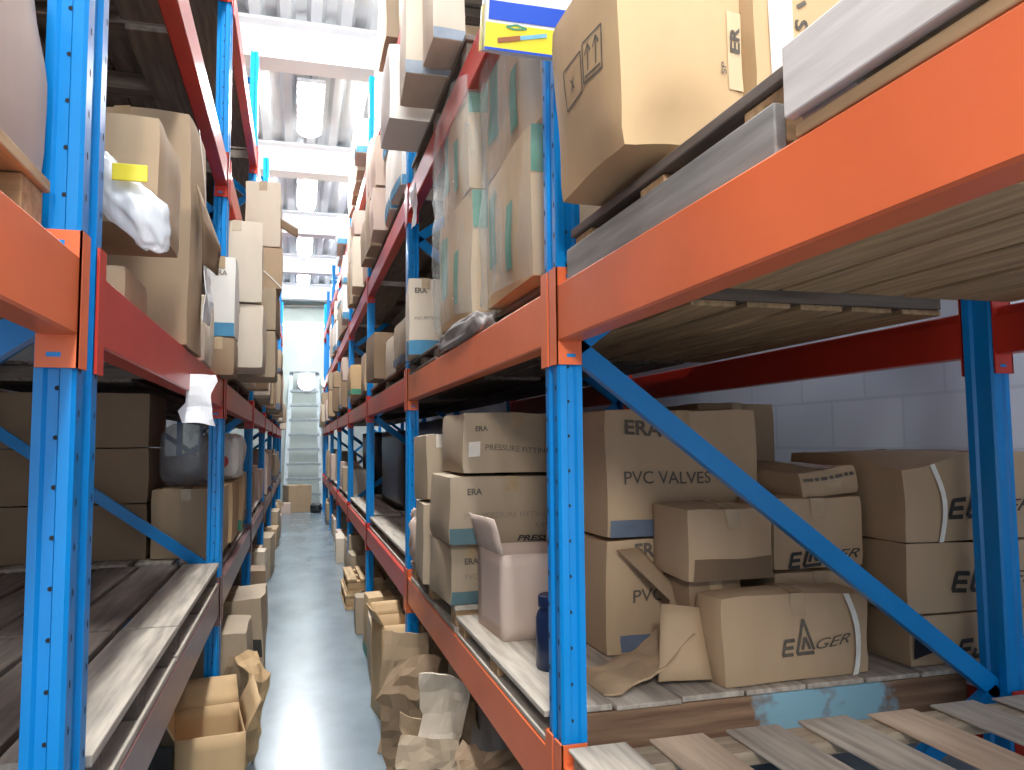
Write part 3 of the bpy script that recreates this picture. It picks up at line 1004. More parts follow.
    link('printed_marks', strokes(sh, '-y', marks, 0.010), INK_SOFT, o)

def slanted_flap(label, pts, mat):
    """a free-hanging torn flap with its own thickness"""
    bm = bmesh.new()
    c = sum((Vector(p) for p in pts), Vector()) / len(pts)
    f = bm.faces.new([bm.verts.new(Vector(p) - c) for p in pts])
    bmesh.ops.triangulate(bm, faces=[f])
    bmesh.ops.subdivide_edges(bm, edges=bm.edges, cuts=3, use_grid_fill=True)
    for v in bm.verts:
        v.co += Vector((0, 0.012 * nz(v.co, 9, 4), 0))
    o = link('cardboard_flap', bm, mat, smooth=True)
    md = o.modifiers.new('board', 'SOLIDIFY'); md.thickness = 0.005; md.offset = 0
    o.location = c
    tag(o, label, 'cardboard flap')

def right_lower_far():
    z = 0.948
    G = 'fittings cartons past the first right upright'
    era = lambda w, u, v: ('-y', 'ERA', u, v, w, INK_SOFT, dict(bold=0.03))
    carton('grey kraft fittings carton under the wide one, narrow front with a grey teal foot', (0.655, 3.20, z), (0.17, 0.38, 0.235), mat=KRAFT_GREY, group=G, seed=31, rz=R(3),
           bands=[('-y', -0.083, 0.083, -0.115, -0.065, TEALGREY)], texts=[era(0.06, -0.03, 0.04), ('-y', 'PVC', -0.03, -0.02, 0.055, INK_PALE, dict(bold=0.0))], dent=0.01)
    carton('tan carton beside the narrow one, carrying the wide fittings carton', (0.92, 3.24, z), (0.32, 0.42, 0.235), mat=KRAFT_GREY, group=G, seed=32)
    carton('wide grey kraft fittings carton with a grey teal band at its lower corner', (0.815, 3.16, z + 0.238), (0.50, 0.44, 0.265), mat=KRAFT_GREY, group=G, seed=33, dent=0.008,
           bands=[('-y', -0.245, -0.115, -0.13, -0.07, TEALGREY)],
           texts=[era(0.06, -0.18, 0.06), ('-y', 'PVC PRESSURE FITTINGS', -0.19, -0.035, 0.36, 0.022, 0, INK_PALE, dict(bold=0.0)), ('-y', 'UPVC', 0.1, -0.075, 0.09, 0.018, 0, INK_PALE, dict(bold=0.0)),
                  ('-y', 'PRESSURE', 0.02, -0.125, 0.22, 0.022, 0, INK, dict(bold=0.03, shear=0.3))])
    carton('grey kraft fittings carton with a clear bright tape end, top of the stack', (0.835, 3.14, z + 0.512), (0.44, 0.42, 0.235), mat=KRAFT_GREY, group=G, seed=34, dent=0.01, rz=R(1),
           texts=[era(0.05, -0.17, 0.04), ('-y', 'PRESSURE FITTINGS', -0.13, -0.035, 0.28, 0.022, 0, INK_SOFT, dict(bold=0.0)), ('-y', '20MM', 0.11, -0.08, 0.05, 0.018, 0, INK_SOFT, dict(bold=0.0))],
           bands=[('-y', -0.195, -0.15, -0.055, 0.0, CLEARTAPE)])
    # paler ones farther along the same pallet
    carton('tall grey carton with a teal foot, standing past the fittings stack', (0.69, 3.66, z), (0.26, 0.42, 0.36), mat=KRAFT_GREY, group=G, seed=35, rz=R(-4), bands=[('-y', 0.02, 0.12, -0.165, -0.10, TEALBAND)])
    carton('pinkish plain carton rising behind the tall grey one', (0.80, 3.72, z + 0.368), (0.22, 0.30, 0.27), mat=PINKISH, group=G, seed=36, rz=R(5))
    carton('film-covered grey carton leaning at the top of the fittings stack', (0.62, 3.62, z + 0.368), (0.12, 0.24, 0.30), mat=KRAFT_GREY, group=G, seed=37, rz=R(6), tilt=(R(-3), 0), tape=CLEARTAPE)
    lump('crumpled pale paper bundle beside the second right upright on the lower level', (0.67, 4.08, z), (0.18, 0.2, 0.30), PINKISH, 'paper bundle', 'paper_bundle', seed=5, amp=0.35)
    # open pale pink box, with one flap up
    o, sh = open_carton('pale pink open-topped box with a raised torn flap, beside the navy bottle', (0.795, 2.70, 0.914), (0.26, 0.30, 0.285), rz=R(3), mat=PINKISH, flaps=(None, None, 16, None), seed=38, dent=0.006)
    # navy bottle
    o = empty('plastic_bottle', (0.745, 2.22, 0.914))
    tag(o, 'dark navy plastic bottle with a screw cap, standing beside the first right upright', 'bottle')
    bm = bmesh.new(); add_lathe(bm, [(0.052, 0), (0.056, 0.006), (0.056, 0.145), (0.050, 0.165), (0.044, 0.172), (0.044, 0.178)], 28)
    link('bottle_body', bm, NAVY, o)
    bm = bmesh.new(); add_lathe(bm, [(0.048, 0.178), (0.049, 0.182), (0.049, 0.208), (0.045, 0.213)], 28)
    link('screw_cap', bm, NAVY, o)

def right_middle():
    # big tan cartons on the near pallet
    z = 2.088
    o, sh = carton('largest tan carton with up-arrow marks, overhanging the orange beam', (0.665, 1.37, z), (0.25, 0.34, 0.385), rz=R(0), mat=KRAFT_TAN, seed=41, dent=0.010, bulge=0.012, tilt=(R(0), R(-2)), n=10,
                   crush=[((-0.125, 0.0, 0.0), 0.25, (0.01, 0, 0.02)), ((0, -0.22, 0.0), 0.16, (0, 0.035, 0.03))])
    # arrows-up panel and fragile panel on the aisle face
    L = []
    def rect(u0, v0, u1, v1):
        return [((u0, v0), (u1, v0)), ((u1, v0), (u1, v1)), ((u1, v1), (u0, v1)), ((u0, v1), (u0, v0))]
    L += rect(0.035, -0.02, 0.115, 0.065) + rect(-0.07, -0.03, 0.025, 0.055)
    for uu in (0.058, 0.092):
        L += [((uu, -0.002), (uu, 0.05)), ((uu - 0.012, 0.035), (uu, 0.054)), ((uu + 0.012, 0.035), (uu, 0.054))]
    L += [((0.042, -0.010), (0.108, -0.010)), ((-0.03, -0.005), (-0.015, 0.02)), ((-0.03, 0.02), (-0.015, -0.005))]
    link('printed_symbol', strokes(sh, '-x', L, 0.0045), INK_SOFT, o)
    link('paper_label', decal(sh, '-y', 0.088, 0.122, -0.07, 0.08), KRAFT_TAN2, o)
    link('printed_text', lettering(sh, '-y', 'ER', 0.117, 0.0, 0.05, 0.024, R(90), 0.03, off=0.005), INK_SOFT, o)
    link('printed_text', lettering(sh, '-y', 'SP', 0.082, -0.045, 0.022, 0.012, R(90), 0.01, off=0.005), INK_SOFT, o)
    o, sh = carton('tan carton with sideways lettering, pressed against the largest tan carton', (1.005, 1.42, z), (0.40, 0.44, 0.60), mat=KRAFT_TAN, seed=42, dent=0.008, bulge=0.008)
    marks = [((-0.11, v), (-0.092, v + dv)) for v, dv in ((0.0, 0.012), (0.03, -0.008), (0.055, 0.010), (0.085, 0.0), (0.11, 0.012), (0.135, -0.01), (0.16, 0.006))]
    link('printed_marks', strokes(sh, '-y', marks, 0.008), INK_SOFT, o)
    link('printed_text', lettering(sh, '-y', 'S', -0.088, -0.045, 0.022, 0.028, R(90), 0.03), INK_SOFT, o)
    link('packing_tape', decal(sh, '-y', -0.17, -0.12, -0.3, 0.3), CLEARTAPE, o)
    carton('tan carton on the orange beam pallet, deep behind the lettered carton', (1.45, 1.40, z), (0.44, 0.46, 0.55), mat=KRAFT_TAN, seed=43)
    # green-banded cartons under film
    z = 2.053
    G = 'green-banded cartons in film'
    gp = [('-x', -0.24, -0.12, -0.10, 0.16, GREEN), ('-x', 0.03, 0.10, -0.16, 0.05, GREEN)]
    k = 0
    for (x, y, z0, h, lab) in ((0.945, 2.36, z, 0.455, 'green-banded carton in film beside the first right upright, lower of two'),
                               (0.955, 2.36, z + 0.46, 0.43, 'green-banded carton in film beside the first right upright, upper of two'),
                               (0.905, 3.03, z, 0.47, 'green-banded carton in film further from the upright, lower of two'),
                               (0.910, 3.03, z + 0.475, 0.44, 'green-banded carton in film further from the upright, upper of two')):
        k += 1
        carton(lab, (x, y, z0), (0.60, 0.585, h), mat=KRAFT_TAN, group=G, seed=44 + k, dent=0.010, bulge=0.006, rz=R((-1, 1.5, 1, -1.5)[k - 1]),
               bands=[('-y', -0.298, 0.298, h / 2 - 0.15, h / 2 - 0.005, GREEN)] + gp)
    for nm, cy, L, s in (('near', 2.36, 0.64, 1), ('far', 3.03, 0.64, 2)):
        bm = bmesh.new()
        n, mm = 40, 16
        rows = []
        for j in range(mm + 1):
            zz = j / mm * 0.90
            row = []
            for i in range(n):
                a = 2 * math.pi * i / n
                ca, sa = math.cos(a), math.sin(a)
                e = 0.22
                px, py = math.copysign(abs(ca) ** e, ca), math.copysign(abs(sa) ** e, sa)
                q = Vector((px * 0.345, py * L / 2, zz))
                w = 1 + 0.05 * nz(q, 5, s) + 0.03 * nz(q, 14, s + 3)
                row.append(bm.verts.new((q.x * w, q.y * (1 + 0.02 * nz(q, 6, s + 7)), zz)))
            rows.append(row)
        for j in range(mm):
            for i in range(n):
                bm.faces.new((rows[j][i], rows[j][(i + 1) % n], rows[j + 1][(i + 1) % n], rows[j + 1][i])).smooth = True
        o = link('stretch_film', bm, FILM)
        o.location = (0.955 if s == 1 else 0.905, cy, 2.056)
        tag(o, 'loose clear stretch film round the %s pair of green-banded cartons' % ('closer' if s == 1 else 'further'), 'stretch film', 'stretch films on the green-banded cartons')
    lump('dark grey plastic bundle drooping over the beam under the film-wrapped cartons', (0.64, 2.98, 1.96), (0.10, 0.80, 0.09), SACK, 'plastic bundle', 'plastic_bundle', seed=9, amp=0.2)
    # ERA carton with the blue stripe
    carton('pale carton printed ERA with a blue bottom stripe, jutting into the aisle', (0.66, 4.11, 2.033), (0.19, 0.36, 0.40), rz=R(-6), mat=KRAFT_PALE, seed=51, dent=0.01, bulge=0.008,
           bands=[('-y', -0.094, 0.094, -0.197, -0.125, TEALBAND), ('-x', -0.05, 0.179, -0.197, -0.125, TEALBAND)],
           texts=[('-y', 'ERA', -0.06, 0.12, 0.065, INK_SOFT, dict(bold=0.03)), ('-y', 'PVC FITTINGS', -0.07, -0.02, 0.14, 0.016, 0, INK_SOFT, dict(bold=0.0, shear=0.3))])
    # white tag hanging from the upper beam
    bent_board('white paper tag hanging from the upper right beam', (0.585, 4.05, 2.74), [(0.0, 0.0), (0.01, 0.1), (0.0, 0.21)], 0.16, WHITEP, rz=0, seed=4, cat='paper tag', name='paper_tag', wob=0.015, thick=0.002)

def right_upper():
    z = 3.152
    # yellow and blue box
    o, sh = carton('glossy yellow and blue display box with a tool picture, hung on the first right upright', (0.585, 1.698, 2.497), (0.36, 0.04, 0.24), mat=WHITEP, seed=52, dent=0.0015, bulge=0.001, tilt=(R(16), 0), tape=None, cat='box', name='retail_box',
                   bands=[('-y', -0.178, 0.178, -0.119, -0.060, YELLOW), ('-y', -0.172, 0.16, -0.053, -0.012, ROYAL), ('-x', -0.018, 0.018, -0.119, -0.02, YELLOW)])
    link('printed_edge', decal(sh, '-y', -0.178, 0.178, -0.1195, -0.114, off=0.004), ROYAL, o)
    link('printed_picture', strokes(sh, '-y', [((-0.148, -0.098), (-0.094, -0.087))], 0.011, off=0.005), BROWNP, o)
    link('printed_picture', strokes(sh, '-y', [((-0.094, -0.087), (-0.03, -0.074))], 0.009, off=0.005), CYANP, o)
    link('printed_picture', strokes(sh, '-y', [((-0.13, -0.066), (-0.105, -0.060)), ((-0.13, -0.066), (-0.11, -0.070)), ((-0.11, -0.070), (-0.08, -0.066)), ((-0.105, -0.060), (-0.08, -0.066))], 0.004, off=0.006), GREEN, o)
    G = 'pale cartons on the upper right level'
    carton('pale carton with a grey band along its foot, overhanging the upper right beam', (0.555, 2.99, z), (0.130, 0.25, 0.42), mat=KRAFT_PALE, group=G, seed=53, bands=[('-y', -0.064, 0.064, -0.205, -0.165, GREYBAND)], rz=R(1))
    carton('pale carton with a grey foot band, second one out over the upper right beam', (0.545, 3.34, z), (0.22, 0.34, 0.46), mat=KRAFT_PALE, group=G, seed=54, bands=[('-y', -0.11, 0.11, -0.225, -0.17, GREYBAND)], rz=R(-3))
    carton('white carton with a pale tape seam, third one out over the upper right beam', (0.53, 3.86, z), (0.24, 0.42, 0.38), mat=WHITEB, group=G, seed=57, tape=CLEARTAPE)
    carton('kraft carton deep on the upper right level of the second bay', (1.40, 3.3, z), (0.5, 0.5, 0.5), mat=KRAFT, group=G, seed=55)
    carton('brown carton hidden behind the overhanging pale ones', (0.95, 3.85, z), (0.5, 0.5, 0.5), mat=KRAFT, group=G, seed=56)

# ------------------------------------------------------------------ goods: left rack
def left_goods():
    # near bay, cream carton on the pallet
    carton('cream carton with a rounded corner, cut by the left edge, on the orange beam', (-0.785, 1.035, 2.023), (0.76, 0.74, 0.36), mat=PINKISH, seed=61, dent=0.006, bulge=0.003, n=9, crush=[((0.38, 0.37, 0.36), 0.22, (-0.02, -0.01, -0.03))], tape=CLEARTAPE)
    # bagged tan carton just past the first left upright
    z = 1.903
    G = 'tan cartons past the first left upright'
    carton('small tan box on the left beam under the plastic bag', (-0.475, 2.14, z), (0.15, 0.30, 0.105), mat=KRAFT, group=G, seed=62)
    carton('dark flat carton under the bagged tan carton', (-0.93, 2.24, z), (0.70, 0.40, 0.21), mat=KRAFT_DK, group=G, seed=63)
    carton('tall tan carton with a clear plastic bag hung on it', (-0.60, 2.20, z + 0.215), (0.53, 0.36, 0.275), mat=KRAFT, group=G, seed=64, bulge=0.004)
    carton('tall tan carton with torn front and white tape, beyond the bagged one', (-0.57, 2.90, z), (0.44, 0.40, 0.785), mat=KRAFT, group=G, seed=65, dent=0.014, bulge=0.008,
           straps=[('+x', -0.05, 0.16, 0.02, STRAP)])
    slanted_flap('torn ragged flap hanging on the tall tan carton', [(-0.335, 2.72, 2.45), (-0.33, 2.84, 2.44), (-0.28, 2.97, 2.30), (-0.29, 2.98, 2.20), (-0.33, 2.88, 2.22), (-0.32, 2.78, 2.33)], KRAFT_DK)
    bent_board('white paper sheet stuck on the front of the torn tan carton', (-0.325, 2.99, 2.02), [(0, 0), (0.008, 0.1), (0.0, 0.22)], 0.20, WHITEP, seed=3, cat='paper', name='paper_sheet', wob=0.012, thick=0.002)
    carton('small pale box on the beam in front of the torn tan carton', (-0.40, 3.28, z), (0.10, 0.20, 0.16), mat=KRAFT_PALE, group=G, seed=66)
    carton('narrow pale box standing by the torn tan carton', (-0.41, 3.46, z), (0.11, 0.12, 0.30), mat=KRAFT_PALE, group=G, seed=67)
    # clear bag with the yellow label
    bm = bmesh.new()
    bmesh.ops.create_icosphere(bm, subdivisions=4, radius=1)
    for v in bm.verts:
        p = v.co.copy()
        t = (p.z + 1) / 2
        w = 0.35 + 0.65 * math.sin(math.pi * min(1, max(0, 1 - t)) ** 0.8 * 0.5) if t > 0.5 else 0.75 + 0.25 * (t / 0.5)
        r = 1 + 0.18 * nz(p, 3, 2) + 0.06 * nz(p, 9, 5)
        v.co = Vector((p.x * 0.075 * w * r - 0.13 * (t - 0.5), p.y * 0.05 * w * r, p.z * 0.115 * r))
    o = link('plastic_bag', bm, BAG, smooth=True)
    o.location = (-0.385, 1.955, 2.15)
    tag(o, 'clear white plastic bag with a yellow label, hung on the tall tan carton', 'plastic bag')
    link('yellow_label', bx(-0.03, 0.045, -0.058, -0.052, 0.035, 0.075, 0.002), YELLOW, o)
    # white carton with the blue foot, standing in front of the second upright
    carton('white-fronted narrow carton with a blue foot, standing in front of the second left upright', (-0.352, 3.94, 2.085), (0.125, 0.26, 0.38), mat=WHITEB, seed=68, dent=0.004, bulge=0.004,
           bands=[('-y', -0.062, 0.062, -0.188, -0.125, TEALBAND)], texts=[('-y', 'ERA', -0.03, 0.10, 0.055, INK_PALE, dict(bold=0.02))])
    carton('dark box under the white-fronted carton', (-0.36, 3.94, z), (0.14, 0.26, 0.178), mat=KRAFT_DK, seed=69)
    # silver tag curling from the left beam
    bent_board('white crumpled paper tag hanging from the middle left beam', (-0.335, 2.86, 1.645), [(0.0, 0.0), (0.012, 0.08), (0.0, 0.2)], 0.10, WHITEP, rz=R(-70), seed=9, cat='paper tag', name='paper_tag', wob=0.03, thick=0.002)
    # column of cartons bulging into the aisle in the third bay
    G = 'cartons jutting out on the middle left level'
    zz = 2.005
    carton('pale carton jutting out past the second left upright, lower of the first column', (-0.34, 4.72, zz), (0.30, 0.44, 0.36), mat=KRAFT_PALE, group=G, seed=70)
    carton('pale carton jutting out past the second left upright, upper of the first column', (-0.35, 4.70, zz + 0.365), (0.28, 0.44, 0.46), mat=KRAFT_PALE, group=G, seed=71, rz=R(3))
    carton('grey kraft carton jutting furthest into the aisle, bottom of the second column', (-0.31, 5.38, zz), (0.34, 0.50, 0.30), mat=KRAFT_GREY, group=G, seed=72)
    carton('grey kraft carton jutting into the aisle, second of the second column', (-0.30, 5.38, zz + 0.305), (0.34, 0.50, 0.27), mat=KRAFT_GREY, group=G, seed=73, rz=R(-2))
    carton('taped tan carton with pale binding, third of the second column', (-0.29, 5.40, zz + 0.58), (0.34, 0.50, 0.27), mat=KRAFT, group=G, seed=74, rz=R(4), tape=CLEARTAPE, straps=[('-y', -0.17, 0.17, 0.01, STRAP)])
    carton('tall pale carton with a flap sticking out, top of the second column', (-0.232, 5.40, zz + 0.858), (0.22, 0.46, 0.43), mat=KRAFT_PALE, group=G, seed=75)
    slanted_flap('dark flap sticking out from the top carton of the second column', [(-0.122, 5.19, 3.06), (-0.01, 5.20, 3.0), (-0.01, 5.22, 2.94), (-0.122, 5.20, 3.00)], KRAFT_DK)
    # lower level, deep stack of brown cartons in the shade
    G = 'brown cartons deep on the lower left level'
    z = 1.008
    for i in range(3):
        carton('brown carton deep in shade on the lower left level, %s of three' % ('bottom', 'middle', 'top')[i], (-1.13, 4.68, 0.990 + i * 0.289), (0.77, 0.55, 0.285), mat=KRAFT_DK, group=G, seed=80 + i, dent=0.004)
    carton('long kraft carton along the lower left level under the wrapped bundle', (-0.555, 4.62, 0.99), (0.34, 0.50, 0.36), mat=KRAFT, group=G, seed=84)
    carton('lit tan carton on the lower left level, showing right of the second upright', (-0.50, 5.20, 0.99), (0.26, 0.5, 0.36), mat=KRAFT_TAN, group=G, seed=85)
    lump('film-wrapped grey bundle on the long kraft carton behind the second left upright', (-0.56, 4.60, 1.355), (0.31, 0.42, 0.34), DARKFILM, 'wrapped bundle', 'wrapped_bundle', seed=12, amp=0.06)
    o = lump('white sack with a red mark, on the lit tan carton at the lower left level', (-0.46, 5.25, 1.355), (0.26, 0.42, 0.30), WHITEBAG, 'sack', 'sack', seed=14, amp=0.15)
    link('printed_mark', disc_patch((0.02, -0.215, 0.12), 0.04), REDINK, o)

def disc_patch(c, r):
    bm = bmesh.new()
    add_lathe(bm, [(r, -0.004), (r * 0.9, 0.004)], 14)
    bmesh.ops.rotate(bm, verts=bm.verts, cent=(0, 0, 0), matrix=Matrix.Rotation(R(90), 3, 'X'))
    bmesh.ops.translate(bm, verts=bm.verts, vec=c)
    return bm

# ------------------------------------------------------------------ floor clutter
def floor_clutter():
    G = 'scrap cardboard under the right rack'
    bent_board('tan folded panel standing on end under the right rack, by the second upright', (0.53, 4.05, 0.0), [(0.0, 0.0), (0.02, 0.30), (0.0, 0.62)], 0.22, KRAFT, rz=R(70), seed=1, group=G, wob=0.03)
    bent_board('brown flattened carton leaning out below the lower right beam, beside the tan panel', (0.50, 3.62, 0.0), [(0.0, 0.0), (0.05, 0.20), (0.01, 0.40), (0.10, 0.55)], 0.26, KRAFT_DK, rz=R(50), seed=2, group=G, wob=0.05)
    bent_board('pale torn carton panel standing among the grey scrap under the right rack', (0.58, 3.22, 0.02), [(0.0, 0.0), (-0.03, 0.2), (0.03, 0.42), (0.0, 0.60)], 0.17, KRAFT_PALE, rz=R(65), seed=3, group=G, wob=0.06)
    bent_board('crumpled brown panel folded over close to the first right upright, below the beam', (0.64, 2.72, 0.0), [(0.0, 0.0), (-0.06, 0.22), (0.02, 0.42), (0.10, 0.50), (0.14, 0.36)], 0.28, KRAFT_DK, rz=R(40), seed=5, group=G, wob=0.06)
    bent_board('grey bent panel at the floor edge beside the aisle, below the right beam', (0.50, 3.02, 0.0), [(0.0, 0.0), (0.06, 0.18), (0.0, 0.34), (0.05, 0.44)], 0.24, KRAFT_GREY, rz=R(75), seed=6, group=G, wob=0.05)
    bent_board('dark brown torn panel lying back against the plastic heap under the right rack', (0.64, 3.36, 0.0), [(0.0, 0.0), (0.10, 0.22), (0.08, 0.46)], 0.20, KRAFT_DK, rz=R(30), seed=15, group=G, wob=0.06)
    bent_board('narrow tan strip of carton sticking up from the scrap under the right rack', (0.50, 3.32, 0.0), [(0.0, 0.0), (0.03, 0.24), (-0.02, 0.46)], 0.09, KRAFT, rz=R(80), seed=16, group=G, wob=0.05)
    lump('clear plastic bag heap under the lower right beam, closest to the first upright', (1.10, 2.50, 0.0), (0.46, 0.55, 0.50), BAG, 'plastic bag', 'plastic_bag', seed=21, amp=0.3)
    lump('grey crumpled plastic heap under the right rack, behind the pale torn panel', (0.96, 3.20, 0.0), (0.38, 0.50, 0.60), SACK, 'plastic heap', 'plastic_heap', seed=22, amp=0.35)
    carton('brown carton with dented side on the floor under the right rack', (1.0, 3.90, 0.0), (0.42, 0.5, 0.5), mat=KRAFT_GREY, group='floor cartons under the right rack', seed=90, dent=0.03)
    carton('tan carton on the floor behind the second right upright', (0.98, 4.82, 0.0), (0.4, 0.5, 0.42), mat=KRAFT, group='floor cartons under the right rack', seed=91, dent=0.02)
    open_carton('open tan carton standing high beside the second right upright', (0.56, 4.68, 0.0), (0.19, 0.30, 0.54), rz=R(8), mat=KRAFT_TAN, flaps=(150, 40, 25, None), seed=92)
    # pallet pieces on the floor by the third right upright
    pallet('short stack of pallet timber on the floor beyond the third right upright', 0.46, 0.95, 7.6, 8.5, 0.0, 0.14, WOOD_TAN, WOOD_TANX, 4, seed=70, group='pallets on the floor')
    pallet('second pallet on the floor timber beyond the third right upright', 0.48, 0.95, 7.65, 8.45, 0.142, 0.28, WOOD_TAN, WOOD_TANX, 4, seed=71, group='pallets on the floor')
    # left floor
    G2 = 'torn cartons under the left rack'
    open_carton('open tan carton spilling into the aisle under the lower left beam', (-0.36, 3.75, 0.0), (0.28, 0.40, 0.36), rz=R(8), mat=KRAFT_TAN, flaps=(None, 40, 30, 25), seed=93, group=G2)
    bent_board('torn tan carton flap curling up behind the open carton on the left floor', (-0.22, 4.12, 0.0), [(0.0, 0.0), (0.03, 0.2), (0.04, 0.42), (-0.03, 0.54)], 0.16, KRAFT_TAN, rz=R(-30), seed=7, group=G2, wob=0.04)
    bent_board('second torn carton flap standing by the base of the second left upright', (-0.29, 4.42, 0.0), [(0.0, 0.0), (0.03, 0.2), (0.0, 0.42)], 0.18, KRAFT, rz=R(75), seed=8, group=G2, wob=0.05)
    carton('brown carton on the floor under the left rack, behind the second upright', (-0.46, 4.75, 0.0), (0.42, 0.5, 0.56), mat=KRAFT_GREY, group=G2, seed=94, dent=0.02)
    carton('grey kraft carton with a black mouth on the floor under the left rack', (-0.40, 5.42, 0.0), (0.42, 0.55, 0.62), mat=KRAFT_GREY, group=G2, seed=95, dent=0.02, bands=[('-y', 0.0, 0.2, -0.05, 0.06, INK)])
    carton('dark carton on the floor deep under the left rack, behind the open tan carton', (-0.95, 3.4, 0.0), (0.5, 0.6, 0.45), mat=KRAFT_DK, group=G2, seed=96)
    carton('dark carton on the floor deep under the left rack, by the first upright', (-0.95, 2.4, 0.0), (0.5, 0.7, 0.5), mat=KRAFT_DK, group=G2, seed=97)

# ------------------------------------------------------------------ far goods
PROTOS = []
def prototypes():
    specs = [(KRAFT, 'tan', TAPE, None), (KRAFT_PALE, 'pale', CLEARTAPE, None), (KRAFT_GREY, 'grey kraft', TAPE, None), (WHITEB, 'whitish', CLEARTAPE, TEALBAND),
             (KRAFT_DK, 'brown', TAPE, None), (PINKISH, 'pinkish', CLEARTAPE, None), (KRAFT_TAN, 'light tan', TAPE, GREEN), (KRAFT_GREY, 'blue-footed kraft', TAPE, BLUEBAND)]
    for i, (mt, nm, tp, band) in enumerate(specs):
        b = [('-y', -0.195, 0.195, -0.19, -0.12, band), ('-x', -0.195, 0.195, -0.19, -0.12, band), ('+x', -0.195, 0.195, -0.19, -0.12, band)] if band else []
        o, sh = carton('proto', (0, 0, 0), (0.4, 0.4, 0.4), mat=mt, seed=200 + i, dent=0.008, bulge=0.006, tape=tp, bands=b, n=5)
        PROTOS.append([o, nm, False])

def place_proto(i, loc, dims, rz, label, group):
    o, nm, used = PROTOS[i]
    if used:
        o = copy_tree(o)
    PROTOS[i][2] = True
    o.location = loc
    o.rotation_euler = (0, 0, rz)
    o.scale = (dims[0] / 0.4, dims[1] / 0.4, dims[2] / 0.4)
    tag(o, label, 'carton', group)
    return o

def dark_loads():
    G = 'dark film-wrapped loads on the right rack'
    for i, (y, L, h, lab) in enumerate(((5.60, 2.0, 0.80, 'dark film-wrapped pallet load deep on the lower right level, just past the second upright'),
                                        (8.25, 2.0, 0.76, 'dark film-wrapped pallet load deep on the lower right level, past the third upright'),
                                        (10.9, 2.0, 0.78, 'dark film-wrapped pallet load deep on the lower right level, past the fourth upright'))):
        bm = bmesh.new()
        n, mm = 36, 10
        rows = []
        for j in range(mm + 1):
            row = []
            for k in range(n):
                a = 2 * math.pi * k / n
                ca, sa = math.cos(a), math.sin(a)
                px, py = math.copysign(abs(ca) ** 0.25, ca), math.copysign(abs(sa) ** 0.25, sa)
                q = Vector((px * 0.42, py * L / 2, h * j / mm))
                w = 1 + 0.03 * nz(q, 4, i) + 0.015 * nz(q, 13, i + 4)
                row.append(bm.verts.new((q.x * w, q.y * (1 + 0.01 * nz(q, 5, i + 8)), q.z)))
            rows.append(row)
        for r0, r1 in zip(rows, rows[1:]):
            for k in range(n):
                bm.faces.new((r0[k], r0[(k + 1) % n], r1[(k + 1) % n], r1[k])).smooth = True
        bm.faces.new(rows[0][::-1]); bm.faces.new(rows[-1])
        o = link('wrapped_pallet_load', bm, noisy('black_wrap', (0.02, 0.022, 0.026), (0.05, 0.052, 0.058), 8, 0.3, bmp=0.4))
        o.location = (1.36, y, RLEV[0][1] + 0.105)
        tag(o, lab, 'wrapped load', G)

